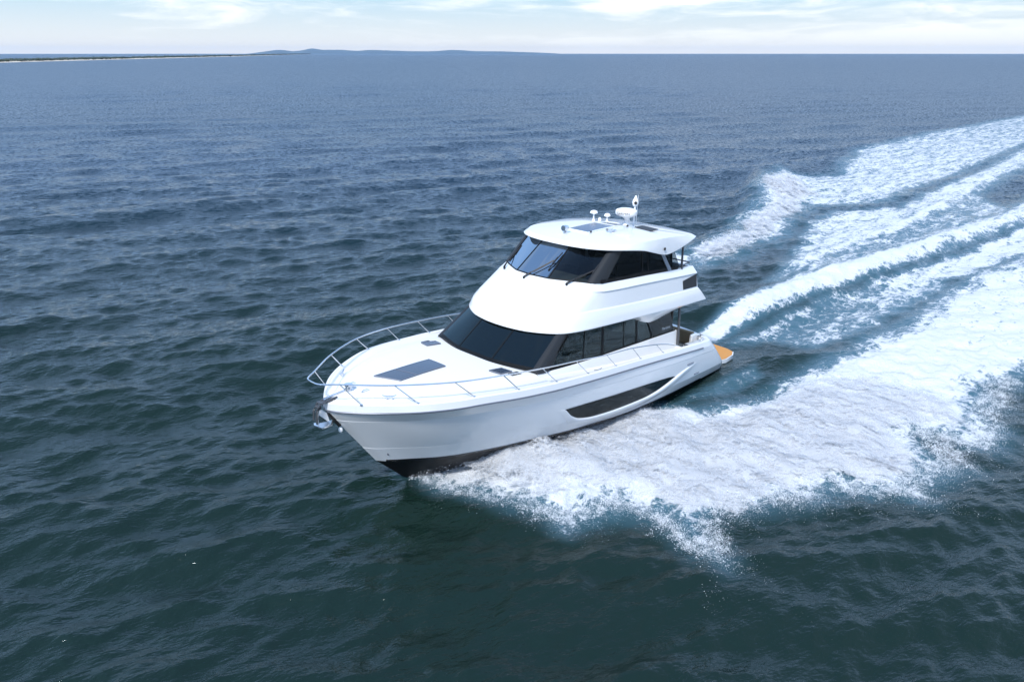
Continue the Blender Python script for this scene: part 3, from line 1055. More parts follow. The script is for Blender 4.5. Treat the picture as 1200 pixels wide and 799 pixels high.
# ------------------------------------------------------------------ deck
gz = lambda x: float(np.interp(x, L_gun[:, 0], L_gun[:, 2]))
gy = lambda x: float(np.interp(x, L_gun[:, 0], L_gun[:, 1]))
trunkY = pchip([-.45, 0.0, .5, 1.2, 2.2, 3.4, 4.5, 5.2, 7, 11.4], [0.0, .28, .75, 1.22, 1.60, 1.84, 1.95, 1.99, 2.02, 2.0])
trunkZ = pchip([-.45, .2, 1.2, 2.2, 3.4, 4.6], [2.99, 3.06, 3.10, 3.10, 3.06, 2.98])
sillZ = pchip([4.3, 4.9, 5.7, 7.0, 8.5, 10.0, 11.4], [3.0, 2.93, 2.88, 2.83, 2.79, 2.755, 2.72])
mb = MB()
xs = np.concatenate([np.linspace(-.495, .5, 26), np.linspace(.55, 4.6, 50)])
rows = []
for x in xs:
    g, zt, zg, yt = gy(x), float(trunkZ(x)), gz(x), float(trunkY(x))
    dk = zg - 0.008
    yt = min(yt, max(g - 0.30, 0))
    a = min(1.0, g / 0.5)
    half = [(g, zg), (g - .03 * a, zg + .022 * a), (g - .10 * a, zg + .022 * a), (g - .13 * a, zg + .008 * a), (g - .17 * a, dk + .02), (g - .22 * a, dk + .01),
            (yt + .10 * a, dk + .02), (yt + .06 * a, dk + .035)]
    zt0 = max(zt - 0.03, dk + .04)
    half += [(yt + .015 * a, zt0 - .03), (yt - .05 * a, zt0 - .005)]
    for k in (.85, .65, .45, .2, 0):
        half.append(((yt - .05 * a) * k, zt0 + 0.055 * (1 - k * k)))
    half = [(max(y, 0), z) for y, z in half]
    rows.append([(x, y, z) for y, z in half] + [(x, -y, z) for y, z in reversed(half[:-1])])
mb.grid(rows)
# side decks, cabin side and inner face up to the window line
for s in (1, -1):
    rows = []
    for x in np.linspace(4.6, 11.3, 70):
        g, zg, yt = gy(x), gz(x), float(trunkY(x))
        t = min(1, (x - 4.6) / 4.0)
        dk = zg - 0.04 - 0.20 * t
        sz = float(sillZ(x))
        half = [(g, zg), (g - .03, zg + .022), (g - .10, zg + .022), (g - .13, zg + .008), (g - .15, dk + .03), (g - .20, dk + .005),
                (yt + .12, dk + .012), (yt + .07, dk + .03), (yt + .05, dk + .08), (yt + .015, sz - .02), (yt, sz), (yt - .12, sz + .002), (yt - .14, sz - .5)]
        rows.append([(x, s * y, z) for y, z in half])
    mb.grid(rows)
deck = mb.build('deck', M['deck_white'], boat, angle=32)

# cockpit: coamings, sole, transom bulwark
mb = MB()
for s in (1, -1):
    rows = []
    for x in np.linspace(11.3, 13.02, 18):
        g, zg = gy(x), gz(x)
        rows.append([(x, s * y, z) for y, z in ((g, zg), (g - .03, zg + .022), (g - .26, zg + .022), (g - .30, zg), (g - .31, 1.25))])
    mb.grid(rows)
    # front closing wall between the side deck and the cockpit
    mb.poly([(11.3, s * 2.02, 2.2), (11.3, s * 2.02, 1.25), (11.3, s * 2.5, 1.25), (11.3, s * 2.5, 2.2)])
    mb.poly([(11.3, s * 1.86, 2.72), (11.3, s * 1.86, 1.25), (11.3, s * 2.0, 1.25), (11.3, s * 2.0, 2.72)])
sole = [(11.3, -2.3, 1.26), (11.3, 2.3, 1.26), (13.0, 2.3, 1.26), (13.0, -2.3, 1.26)]
tx = lambda y: 13.02 + .46 * (1 - (y / 2.42) ** 2)
for y0, y1, h in ((-2.40, 1.86, 2.13), (2.14, 2.40, 2.10), (1.88, 2.12, 1.70)):
    ys = np.linspace(y0, y1, 14)
    mb.grid([[(tx(y) - .02, y, h - .02) for y in ys], [(tx(y) - .05, y, h) for y in ys], [(tx(y) - .27, y, h) for y in ys], [(tx(y) - .30, y, h - .02) for y in ys], [(tx(y) - .30, y, 1.2) for y in ys]])
    for y in (y0, y1):
        mb.poly([(tx(y) - .02, y, h - .02), (tx(y) - .05, y, h), (tx(y) - .27, y, h), (tx(y) - .30, y, h - .02), (tx(y) - .30, y, 1.2), (tx(y) - .02, y, 1.2)])
mb.build('cockpit_coaming', M['gelcoat'], boat, angle=30, bevel=0.02)
mb = MB()
mb.prism(sole, (0, 0, -.08))
mb.build('cockpit_sole', M['teak'], boat, smooth=False)
mb = MB()
# gate in the transom
mb.tube([(13.0, 1.90, 1.3), (13.0, 1.90, 2.14), (13.0, 2.10, 2.14), (13.0, 2.10, 1.3)], .018, 8)
gate = mb.build('transom_gate', M['steel'], boat)
mb = MB()
mb.box((13.0, 2.0, 1.72), (.03, .16, .7))
mb.build('gate_panel', M['gelcoat'], gate)
# cockpit lounge across the transom
seat = MB()
seat.box((12.62, .06, 1.43), (.62, 3.4, .34))
seat.box((12.82, 1.80, 1.72), (.34, .11, .94))
so = seat.build('cockpit_seat', M['gelcoat'], boat, bevel=.03)
mb = MB()
for k in range(3):
    mb.box((12.58, -1.06 + k * 1.12, 1.66), (.60, 1.10, .13))
mb.box((12.29, .06, 1.45), (.05, 3.3, .28))
mb.build_each('seat_cushion', M['cream'], so, bevel=.035)
mb = MB()
for k in range(3):
    mb.box((12.93, -1.06 + k * 1.12, 1.98), (.15, 1.10, .48))
mb.build_each('seat_backrest', M['cushion'], so, bevel=.035)
# swim platform
mb = MB()
half = [(14.2, 0), (14.2, 2.15), (14.6, 2.26), (15.2, 2.20), (15.5, 2.06), (15.64, 1.75), (15.70, 1.2), (15.72, 0)]
out = [(x, y, .96) for x, y in half] + [(x, -y, .96) for x, y in reversed(half[1:-1])]
mb.prism(out, (0, 0, -.14))
sp = mb.build('swim_platform', M['gelcoat'], boat, angle=30)
mb = MB()
out = [(14.2 + (x - 14.2) * .985, y * .985, .966) for x, y, z in out]
mb.prism(out, (0, 0, .012))
mb.build('teak_decking', M['teak'], sp, smooth=False)

# ------------------------------------------------------------------ saloon
# windscreen bottom edge (half) and top edge (half), same parameter
sb = [(4.16, 0, 3.055), (4.19, .65, 3.05), (4.34, 1.22, 3.04), (4.50, 1.66, 3.03), (4.62, 1.93, 2.985)]
st = [(5.20, 0, 3.82), (5.22, .62, 3.82), (5.38, 1.12, 3.83), (5.64, 1.54, 3.85), (5.82, 1.76, 3.86)]
NS = 25
SBf, STf = spline(sb, NS), spline(st, NS)
mb = MB()
rows = [full([tuple(a * (1 - k) + b * k) for a, b in zip(SBf, STf)]) for k in np.linspace(0, 1, 8)]
mb.grid(rows)
sw = mb.build('saloon_windscreen', M['glass_saloon'], boat, angle=60, label='raked dark wraparound windscreen under the flybridge brow')


def on(A, B, u, k, out=0.0):
    """point on a ruled sheet: u along 0..1, k from the bottom to the top, pushed out along its normal"""
    i = u * (len(A) - 1)
    i0 = min(int(i), len(A) - 2)
    t = i - i0
    a = A[i0] * (1 - t) + A[i0 + 1] * t
    b = B[i0] * (1 - t) + B[i0 + 1] * t
    p = a * (1 - k) + b * k
    n = np.cross(A[i0 + 1] - A[i0], b - a)
    n /= np.linalg.norm(n)
    if n[2] < 0:
        n = -n
    return p + n * out


def strip_on(mb, A, B, u, wd, k0, k1, th, side=1, u2=None):
    """flat bar on the sheet running up it at parameter u"""
    L, R = [], []
    for k in np.linspace(k0, k1, 6):
        uu = u if u2 is None else u + (u2 - u) * k
        p = on(A, B, uu, k, th)
        du = 0.01
        t = on(A, B, min(uu + du, 1), k, th) - on(A, B, max(uu - du, 0), k, th)
        t /= np.linalg.norm(t)
        L.append(p - t * wd / 2)
        R.append(p + t * wd / 2)
    L = [(p[0], p[1] * side, p[2]) for p in L]
    R = [(p[0], p[1] * side, p[2]) for p in R]
    mb.grid([L, R])


mb = MB()
for side in (1, -1):
    strip_on(mb, SBf, STf, .25, .035, 0, 1, .006, side)
mb.build_each('window_mullion', M['frame'], sw)
mb = MB()   # black frit along the bottom
r0 = full([tuple(on(SBf, STf, u, -.01, .004)) for u in np.linspace(0, 1, 40)])
r1 = full([tuple(on(SBf, STf, u, .055, .004)) for u in np.linspace(0, 1, 40)])
mb.grid([r0, r1])
r0 = full([tuple(on(SBf, STf, u, -.03, .012)) for u in np.linspace(0, 1, 40)])
mb.tube(r0, .014, 6)
mb.build('window_seal', M['frame'], sw)

# side glass: bottom/top lines at the cabin side
sideY = lambda x, z: float(trunkY(min(x, 11.3))) - .005 - max(0, z - 2.75) * .09
topZ = pchip([4.9, 5.9, 7.4, 8.4, 9.0, 9.6, 10.2, 11.2], [3.86, 3.86, 3.84, 3.78, 3.70, 3.55, 3.55, 3.60])


def sheet(xb0, xt0, xb1, xt1, s, n=24, off=0.0, zb=None, zt=None):
    rows = []
    for k in np.linspace(0, 1, 8):
        r = []
        for q in np.linspace(0, 1, n):
            xb = xb0 + (xb1 - xb0) * q
            xt = xt0 + (xt1 - xt0) * q
            z0 = float(sillZ(xb)) + .004 if zb is None else zb
            z1 = float(topZ(xt)) if zt is None else zt
            x, z = xb + (xt - xb) * k, z0 + (z1 - z0) * k
            r.append((x, s * (sideY(x, z) + off), z))
        rows.append(r)
    return rows


for s in (1, -1):
    # charcoal corner pillar
    mb = MB()
    rows = []
    for k in np.linspace(0, 1, 8):
        a = np.array((4.56, 1.80, 3.01)) * (1 - k) + np.array((5.76, 1.66, 3.87)) * k
        b = np.array((4.60, 2.0, 2.955)) * (1 - k) + np.array((5.84, 1.79, 3.87)) * k
        c = np.array((4.98, 2.015, 2.92)) * (1 - k) + np.array((6.08, 1.85, 3.87)) * k
        e = np.array((4.98, 1.93, 2.92)) * (1 - k) + np.array((6.08, 1.76, 3.87)) * k
        rows.append([(p[0], s * p[1], p[2]) for p in (a, (a + b) / 2 + np.array((-.03, .02, .01)), b, (b + c) / 2 + np.array((0, .008, 0)), c, e)])
    mb.grid(rows)
    mb.build('window_pillar', M['pillar'], boat, angle=60)
    mb = MB()
    mb.grid(sheet(4.95, 5.95, 9.88, 9.45, s, 40))
    gl = mb.build('saloon_window', M['glass_saloon'], boat)
    mb = MB()
    for xb, xt, wd in ((4.99, 5.99, .06), (6.45, 6.55, .035), (7.32, 7.36, .11), (8.36, 8.36, .035), (9.02, 9.02, .09), (9.86, 9.46, .045)):
        mb.grid(sheet(xb - wd / 2, xt - wd / 2, xb + wd / 2, xt + wd / 2, s, 2, .008))
    mb.build_each('window_mullion', M['frame'], gl)
    mb = MB()
    r0 = [(x, s * (sideY(x, float(sillZ(x))) + .009), float(sillZ(x)) - .012) for x in np.linspace(4.9, 11.2, 40)]
    r1 = [(x, s * (sideY(x, float(sillZ(x))) + .009), float(sillZ(x)) + .05) for x in np.linspace(4.9, 11.2, 40)]
    mb.grid([r0, r1])
    mb.build('window_seal', M['frame'], gl)
    mb = MB()
    mb.grid(sheet(9.93, 9.50, 11.12, 10.85, s, 16, .004))
    q = mb.build('quarter_window', M['glass_hull'], boat, label='dark opaque glass panel at the aft end of the saloon side')

# saloon interior: floor, dash, sofa, aft bulkhead, ceiling
mb = MB()
mb.prism([(4.9, -1.8, 2.1), (4.9, 1.8, 2.1), (11.25, 1.8, 2.1), (11.25, -1.8, 2.1)], (0, 0, -.1))
mb.build('saloon_floor', M['wood'], boat, smooth=False)
mb = MB()
mb.prism([(4.6, -1.75, 2.93), (4.6, 1.75, 2.93), (5.5, 1.75, 2.90), (5.5, -1.75, 2.90)], (0, 0, -.12))
mb.build('dashboard', M['interior'], boat, bevel=.03)
mb = MB()
mb.box((7.6, -1.35, 2.4), (2.6, .8, .5))
mb.box((7.6, -1.68, 2.75), (2.6, .18, .5))
mb.box((8.2, 1.35, 2.5), (2.2, .7, .8))
mb.build_each('saloon_sofa', M['seat'], boat, bevel=.05)
mb = MB()
mb.prism([(11.2, -1.85, 1.9), (11.2, 1.85, 1.9), (11.2, 1.85, 3.6), (11.2, -1.85, 3.6)], (.06, 0, 0))
mb.build('aft_bulkhead', M['interior'], boat, smooth=False)

# ------------------------------------------------------------------ flybridge shell
NR = 72
R0 = [(4.98, 0, 3.78), (5.02, .5, 3.78), (5.18, 1.1, 3.785), (5.60, 1.74, 3.80), (6.20, 2.04, 3.82), (7.4, 2.18, 3.81), (9.0, 2.23, 3.76), (11.0, 2.22, 3.66), (12.72, 2.13, 3.555)]
R2 = [(5.28, 0, 4.12), (5.33, .5, 4.13), (5.50, 1.06, 4.17), (5.85, 1.60, 4.21), (6.36, 1.90, 4.23), (7.4, 2.06, 4.20), (9.0, 2.11, 4.12), (11.0, 2.10, 4.02), (12.36, 2.03, 3.94)]
R1s = [(6.02, 0, 4.70), (6.07, .55, 4.70), (6.30, 1.10, 4.71), (6.70, 1.62, 4.72), (7.05, 1.86, 4.72), (7.8, 1.95, 4.69), (9.0, 1.98, 4.65), (11.0, 1.97, 4.55), (12.30, 1.92, 4.47)]
R3 = [(6.33, 0, 4.93), (6.41, .60, 4.93), (6.72, 1.16, 4.92), (7.06, 1.66, 4.90), (7.32, 1.75, 4.885), (8.0, 1.79, 4.84), (9.3, 1.82, 4.79), (11.0, 1.81, 4.71), (12.28, 1.76, 4.65)]
r0, r2, r1, r3 = (spline(R, NR) for R in (R0, R2, R1s, R3))
step = [p + np.array((0, 0, 0)) for p in r2]
side_w = np.clip((np.array([p[0] for p in r2]) - 5.9) / 0.8, 0, 1)


def inset(ring, dy, dz, wgt):
    return [np.array((p[0], max(p[1] - dy * wv_, 0), p[2] + dz * wv_)) for p, wv_ in zip(ring, wgt)]


r2i = inset(r2, .05, .03, side_w)
r1i = inset(r1, .035, .0, np.ones(NR))
r1i = [p + np.array((0.015 * (1 - wv_), .035 * (1 - wv_), 0)) for p, wv_ in zip(r1, 1 - side_w)]
r1o = [np.array((p[0], p[1] + .02 * wv_, p[2] - .02 * wv_)) for p, wv_ in zip(r1, side_w)]
r1n = [np.array((p[0], p[1] - .010 * wv_, p[2] - .035 * wv_)) for p, wv_ in zip(r1, side_w)]


def blend(A, B, k, bul=0.0):
    out = []
    for a, b in zip(A, B):
        p = a * (1 - k) + b * k
        d = math.sin(math.pi * k) * bul
        out.append(p + np.array((-d * .6, 0, d * .8)))
    return out


bulw = 0.0
fly = MB()
lip = [p + np.array((.03, -.0, -.035)) if p[1] < .3 else p + np.array((.02, -.02, -.03)) for p in r0]
under = [np.array((p[0] + .32 * (1 - wv_), max(p[1] - .26, 0) if p[1] > .3 else p[1] * .6, p[2] + .03)) for p, wv_ in zip(r0, side_w)]
fly.grid([full(r) for r in ([p for p in r0], blend(r0, r2, .25, .035), blend(r0, r2, .5, .05), blend(r0, r2, .75, .035), r2)])
fly.grid([full(r) for r in (r2, r2i)])
fly.grid([full(r) for r in (r2i, blend(r2i, r1n, .25), blend(r2i, r1n, .5), blend(r2i, r1n, .75), r1n)])
fly.grid([full(r) for r in (r1n, r1o)])
fly.grid([full(r) for r in (r1o, blend(r1o, r3, .5), r3)])
# rolled lower lip and soffit
fly.grid([full(r) for r in (r0, [p + np.array((0.0, 0, -.03)) for p in r0], lip, under)])
fly_shell = fly.build('flybridge_shell', M['gelcoat'], boat, angle=28)

# soffit (ceiling of the saloon) closing sheet and flybridge deck above it
mb = MB()
uh = [tuple(p) for p in under]
mb.grid([[(x, y, z + .0) for x, y, z in uh], [(x, 0.0, z + .05) for x, y, z in uh], [(x, -y, z) for x, y, z in uh]])
mb.build('soffit', M['gelcoat'], boat)
mb = MB()
dk_half = [(max(p[0], 5.6) + .0, p[1] * .93) for p in r2[8:]]
mb.grid([[(x, y, 4.0) for x, y in dk_half], [(x, 0.0, 4.0) for x, y in dk_half], [(x, -y, 4.0) for x, y in dk_half]])
mb.build('flybridge_floor', M['wood'], boat)
# aft bulwark: inner walls and the stern cross wall
mb = MB()
for s in (1, -1):
    ii = [k for k, p in enumerate(r3) if p[0] > 10.7]
    top = [(r3[k][0], s * r3[k][1], r3[k][2]) for k in ii]
    topi = [(r3[k][0], s * (r3[k][1] - .10), r3[k][2]) for k in ii]
    boti = [(r3[k][0], s * (r3[k][1] - .12), 4.0) for k in ii]
    mb.grid([top, topi, boti])
E = [r0[-1], r2[-1], r2i[-1], r1n[-1], r1o[-1], r3[-1]]
rows = [[(p[0], y, p[2]) for y in np.linspace(-p[1], p[1], 6)] for p in E]
mb.grid(rows)
p = r3[-1]
mb.grid([[(p[0], y, p[2]) for y in np.linspace(-p[1], p[1], 6)], [(p[0] - .1, y, p[2]) for y in np.linspace(-p[1], p[1], 6)], [(p[0] - .1, y, 4.0) for y in np.linspace(-p[1], p[1], 6)]])
mb.build('aft_bulwark', M['gelcoat'], fly_shell, angle=30)
# plain dark panels laid on the shell at the aft corners
for s in (1, -1):
    mb = MB()
    def shell_pt(x, k, off):
        a = np.array([np.interp(x, [q[0] for q in r2i[20:]], [q[j] for q in r2i[20:]]) for j in range(3)])
        b = np.array([np.interp(x, [q[0] for q in r1n[20:]], [q[j] for q in r1n[20:]]) for j in range(3)])
        q = a * (1 - k) + b * k
        return (x, s * (q[1] + off), q[2])
    rows = []
    for t in np.linspace(0, 1, 6):
        rows.append([shell_pt(11.36 + (12.30 - 11.36) * t, k0 + (k1 - k0) * q, .006) for q in np.linspace(0, 1, 5) for k0, k1 in ((.06 + .02 * t, .66 + .30 * t),)])
    mb.grid(rows)
    mb.build_each('aft_dark_panel', M['pillar'], fly_shell)
# wing panels below the flybridge flange (fairing that sweeps down to the quarter window)
wing = [(7.7, 3.79), (8.3, 3.71), (8.75, 3.60), (9.15, 3.46), (9.5, 3.36), (9.8, 3.34), (10.4, 3.40), (11.0, 3.455), (11.6, 3.50), (12.3, 3.53), (12.68, 3.545)]
for s in (1, -1):
    mb = MB()
    rows = []
    for x, z in [(q[0], q[1]) for q in spline([(a, b, 0) for a, b in wing], 40)]:
        yo = float(np.interp(x, [q[0] for q in r0[15:]], [q[1] for q in r0[15:]]))
        zo = float(np.interp(x, [q[0] for q in r0[15:]], [q[2] for q in r0[15:]])) - .03
        zz_ = min(z, zo - .002)
        yi = 2.03 - .02 * (x > 12)
        rows.append([(x, s * (yo - .015), zo), (x, s * (yo * .5 + yi * .5 + .03), zo * .55 + zz_ * .45), (x, s * yi, zz_), (x, s * (yi - .07), zz_ + .0), (x, s * (yi - .09), zo)])
    mb.grid(rows)
    mb.build('wing_fairing', M['gelcoat'], fly_shell, angle=40)

# flybridge windscreen
fb = [(6.35, 0, 4.945), (6.43, .61, 4.945), (6.74, 1.16, 4.935), (7.06, 1.64, 4.915)]
ft = [(7.38, 0, 5.74), (7.42, .52, 5.74), (7.68, 1.06, 5.745), (8.02, 1.60, 5.75)]
NF = 31
FBf, FTf = spline(fb, NF), spline(ft, NF)
# three flat panes a side of each mullion: straighten between the control points
def seglin(P, n):
    P = [np.array(p, float) for p in P]
    return [P[min(int(u), len(P) - 2)] * (1 - (u - min(int(u), len(P) - 2))) + P[min(int(u), len(P) - 2) + 1] * (u - min(int(u), len(P) - 2)) for u in np.linspace(0, len(P) - 1, n)]
FBl = seglin([fb[0], fb[1], fb[2], fb[3]], NF)
FTl = seglin([ft[0], ft[1], ft[2], ft[3]], NF)
FBf = [a * .6 + b * .4 for a, b in zip(FBf, FBl)]
FTf = [a * .6 + b * .4 for a, b in zip(FTf, FTl)]
mb = MB()
mb.grid([full([tuple(a * (1 - k) + b * k) for a, b in zip(FBf, FTf)]) for k in np.linspace(0, 1, 8)])
fw_ = mb.build('flybridge_windscreen', M['glass_fly'], boat, angle=60, label='raked three pane flybridge windscreen under the hardtop')
mb = MB()
for side in (1, -1):
    strip_on(mb, FBf, FTf, 1 / 3, .04, 0, 1, .008, side)
mb.build_each('window_mullion', M['frame'], fw_)
mb = MB()
mb.tube(full([tuple(on(FBf, FTf, u, -.01, .01)) for u in np.linspace(0, 1, 40)]), .02, 6)
mb.build('window_seal', M['frame'], fw_)

flyY = lambda x, z: 1.79 - max(0, z - 4.8) * .11
fsill = pchip([7.1, 8, 9.3, 10.9, 11.6], [4.905, 4.855, 4.805, 4.72, 4.69])
ftop = pchip([7.9, 8.5, 9.0, 9.5, 10.0, 10.4, 10.9, 11.1], [5.76, 5.70, 5.62, 5.50, 5.36, 5.32, 5.36, 5.40])


def fsheet(xb0, xt0, xb1, xt1, s, n=24, off=0.0):
    rows = []
    for k in np.linspace(0, 1, 8):
        r = []
        for q in np.linspace(0, 1, n):
            xb, xt = xb0 + (xb1 - xb0) * q, xt0 + (xt1 - xt0) * q
            z0, z1 = float(fsill(xb)), float(ftop(xt)) + .03
            x, z = xb + (xt - xb) * k, z0 + (z1 - z0) * k
            r.append((x, s * (flyY(x, z) + off), z))
        rows.append(r)
    return rows


for s in (1, -1):
    mb = MB()
    rows = []
    for k in np.linspace(0, 1, 8):
        a = np.array((6.98, 1.55, 4.92)) * (1 - k) + np.array((7.96, 1.50, 5.77)) * k
        b = np.array((7.10, 1.73, 4.905)) * (1 - k) + np.array((8.02, 1.66, 5.77)) * k
        c = np.array((7.50, 1.80, 4.88)) * (1 - k) + np.array((8.36, 1.70, 5.76)) * k
        e = c + np.array((0, -.08, 0))
        rows.append([(p[0], s * p[1], p[2]) for p in (a, (a + b) / 2 + np.array((-.02, .015, .01)), b, (b + c) / 2 + np.array((0, .012, 0)), c, e)])
    mb.grid(rows)
    mb.build('window_pillar', M['pillar'], boat, angle=60)
    mb = MB()
    mb.grid(fsheet(7.47, 8.33, 10.72, 10.25, s, 40))
    gl = mb.build('flybridge_window', M['glass_fly'], boat)
    mb = MB()
    for xb, xt, wd in ((7.53, 8.37, .06), (9.32, 9.32, .055), (9.62, 9.60, .04), (10.70, 10.24, .05)):
        mb.grid(fsheet(xb - wd / 2, xt - wd / 2, xb + wd / 2, xt + wd / 2, s, 2, .008))
    mb.build_each('window_mullion', M['frame'], gl)
    mb = MB()
    mb.grid([[(x, s * (flyY(x, float(fsill(x))) + .01), float(fsill(x)) + dz) for x in np.linspace(7.3, 11.3, 30)] for dz in (-.012, .10)])
    mb.build('window_seal', M['frame'], gl)
    mb = MB()
    mb.grid(fsheet(10.72, 10.26, 10.92, 10.44, s, 3, .016))
    mb.build('mullion_trim', M['grey_trim'], gl)
    mb = MB()
    mb.grid(fsheet(10.92, 10.45, 11.42, 11.02, s, 8, .0))
    mb.build('quarter_window', M['glass_fly'], boat, label='small dark pane behind the flybridge side window')

# hardtop
HT = [(7.22, 0, 5.76), (7.25, .55, 5.76), (7.40, 1.15, 5.76), (7.72, 1.60, 5.755), (8.20, 1.88, 5.735), (8.9, 2.01, 5.66), (9.45, 2.03, 5.53), (9.95, 2.03, 5.41), (10.3, 2.03, 5.385), (10.8, 2.01, 5.44), (11.4, 1.96, 5.54), (12.02, 1.86, 5.64), (12.22, 1.70, 5.66), (12.34, 1.1, 5.68), (12.38, .5, 5.69), (12.38, 0, 5.69)]
SH = [(7.32, 0, 5.85), (7.36, .53, 5.85), (7.52, 1.09, 5.85), (7.84, 1.51, 5.855), (8.28, 1.78, 5.86), (8.9, 1.915, 5.865), (9.45, 1.94, 5.865), (9.95, 1.945, 5.86), (10.3, 1.94, 5.85), (10.8, 1.92, 5.82), (11.4, 1.87, 5.775), (11.95, 1.78, 5.72), (12.12, 1.62, 5.72), (12.23, 1.06, 5.735), (12.27, .48, 5.745), (12.27, 0, 5.745)]
NH = 110
ht, sh = spline(HT, NH), spline(SH, NH)


def loop(h):
    return [tuple(p) for p in h] + [(p[0], -p[1], p[2]) for p in reversed(h[1:-1])]


def crown(p, k):
    xc = 9.85
    x = xc + (p[0] - xc) * k
    y = p[1] * k
    ramp_ = np.clip((x - 7.3) / 4.9, 0, 1)
    h = 0.17 * (1 - k ** 2.2) * (1 - .25 * ramp_)
    return np.array((x, y, p[2] * 1.0 + (5.85 - p[2]) * (1 - k) * .85 + h))


mb = MB()
rows = [loop(ht), loop([a * .55 + b * .45 + np.array((0, .012, 0)) * (1 if a[1] > .1 else 0) for a, b in zip(ht, sh)]), loop(sh)]
mb.grid(rows, True)
rows = [loop(sh)] + [loop([crown(p, k) for p in sh]) for k in (.985, .94, .86, .75, .6, .45, .3, .15, .02)]
ids = mb.grid(rows, True)
mb.f.append(tuple(ids[-1]))
# underside
lowin = [np.array((9.9 + (p[0] - 9.9) * .965, p[1] * .955, p[2] - .012)) for p in ht]
low2 = [np.array((9.9 + (p[0] - 9.9) * .94, p[1] * .90, max(p[2] + .03, 5.70))) for p in ht]
rows = [loop(ht), loop([p + np.array((0, 0, -.02)) for p in ht]), loop(lowin), loop(low2), loop([np.array((9.9 + (p[0] - 9.9) * .3, p[1] * .3, 5.74)) for p in ht])]
ids = mb.grid(rows, True)
mb.f.append(tuple(ids[-1]))
hardtop = mb.build('hardtop', M['gelcoat'], boat, angle=30, label='white crowned hardtop roof over the flybridge')


def roof_z(x, y):
    best = None
    lo, hi = 0.01, 1.0
    # find k whose scaled shoulder ring passes through (x, y)
    ang = [(math.atan2(p[1], p[0] - 9.85), p) for p in sh]
    a = math.atan2(abs(y), x - 9.85)
    p = min(ang, key=lambda q: abs(q[0] - a))[1]
    r = math.hypot(p[0] - 9.85, p[1])
    k = min(1, math.hypot(x - 9.85, y) / r)
    return float(crown(p, k)[2])


def roof_patch(x0, x1, y0, y1, off, skew=0.0, n=6):
    rows = []
    for t in np.linspace(0, 1, n):
        x = x0 + (x1 - x0) * t
        rows.append([(x + skew * q, y0 + (y1 - y0) * q, roof_z(x, y0 + (y1 - y0) * q) + off) for q in np.linspace(0, 1, n)])
    return rows


mb = MB()
mb.grid(roof_patch(8.38, 9.70, -.36, .36, .02))
sr = mb.build('sunroof', M['solar'], hardtop, label='blue grey glass sunroof panel in the hardtop')
mb = MB()
mb.grid(roof_patch(9.74, 10.35, -.30, .32, .015))
mb.build('sunroof', M['solar'], hardtop)
mb = MB()
for a, b in (((8.34, -.40), (10.4, -.40)), ((8.34, .40), (10.4, .40)), ((8.34, -.40), (8.34, .40)), ((9.72, -.4), (9.72, .4)), ((10.4, -.4), (10.4, .4))):
    mb.tube([(a[0] + (b[0] - a[0]) * t, a[1] + (b[1] - a[1]) * t, roof_z(a[0] + (b[0] - a[0]) * t, a[1] + (b[1] - a[1]) * t) + .012) for t in np.linspace(0, 1, 8)], .025, 6)
mb.build('sunroof_frame', M['gelcoat'], hardtop)
mb = MB()
for x, y in ((8.4, -.42), (8.45, .42), (10.2, .5)):
    mb.box((x, y, roof_z(x, y) + .03), (.06, .05, .05))
mb.build_each('sunroof_latch', M['rubber'], hardtop, bevel=.01)
# searchlight
z0 = roof_z(7.95, -.12)
mb = MB()
mb.lathe((7.95, -.12, z0), [(.09, 0), (.09, .03), (.04, .05), (.04, .09)], 16)
mb.lathe((7.92, -.12, z0 + .15), [(.0, .12), (.07, .10), (.09, .0), (.085, -.10), (.0, -.10)], 16, 'x')
mb.build('searchlight', M['steel'], hardtop)
# twin horn
mb = MB()
z0 = roof_z(9.0, .74)
for dy in (0, .11):
    mb.tube([(9.16, .70 + dy, z0 + .05), (9.05, .70 + dy, z0 + .055), (8.92, .70 + dy, z0 + .06), (8.86, .70 + dy, z0 + .06)], [.018, .02, .03, .05], 10)
mb.box((9.1, .755, z0 + .02), (.08, .18, .04))
mb.build_each('horn', M['steel'], hardtop)
# mushroom aerials
for x, y, r, h in ((10.25, -.88, .128, .21), (10.55, -.56, .105, .16)):
    z0 = roof_z(x, y)
    mb = MB()
    mb.lathe((x, y, z0 - .01), [(.06, 0), (.05, .03), (.022, .05), (.022, h), (.05, h + .01), (r, h + .035), (r, h + .055), (r * .8, h + .10), (r * .4, h + .12), (0.001, h + .125)], 18)
    mb.build('mushroom_aerial', M['plastic'], hardtop)
mb = MB()
z0 = roof_z(10.42, -.76)
mb.lathe((10.42, -.76, z0), [(.05, 0), (.05, .06), (.03, .1), (0.001, .11)], 12)
mb.build('deck_fitting', M['plastic'], hardtop)
# radar on its raked pedestal
rx, ry = 10.42, .30
z0 = roof_z(rx, ry)
mb = MB()
rows = []
for k, (sx, sy, dx) in zip(np.linspace(0, 1, 5), ((.20, .12, -.02), (.13, .08, .02), (.10, .07, .03), (.10, .07, .0), (.17, .13, -.05))):
    rows.append([(rx + dx + sx * math.cos(a), ry + sy * math.sin(a), z0 - .02 + k * .32) for a in np.linspace(0, 2 * math.pi, 16, endpoint=False)])
ids = mb.grid(rows, True)
mb.f.append(tuple(ids[-1]))
rad = mb.build('radar_mount', M['plastic'], hardtop)
rz = z0 + .30
cx_, cy_ = rx - .06, ry
mb = MB()
mb.lathe((cx_, cy_, rz), [(.20, 0), (.30, .03), (.335, .07), (.345, .12), (.335, .18), (.30, .215), (.20, .245), (.08, .258), (.001, .26)], 32)
dome = mb.build('radar_dome', M['plastic'], hardtop)


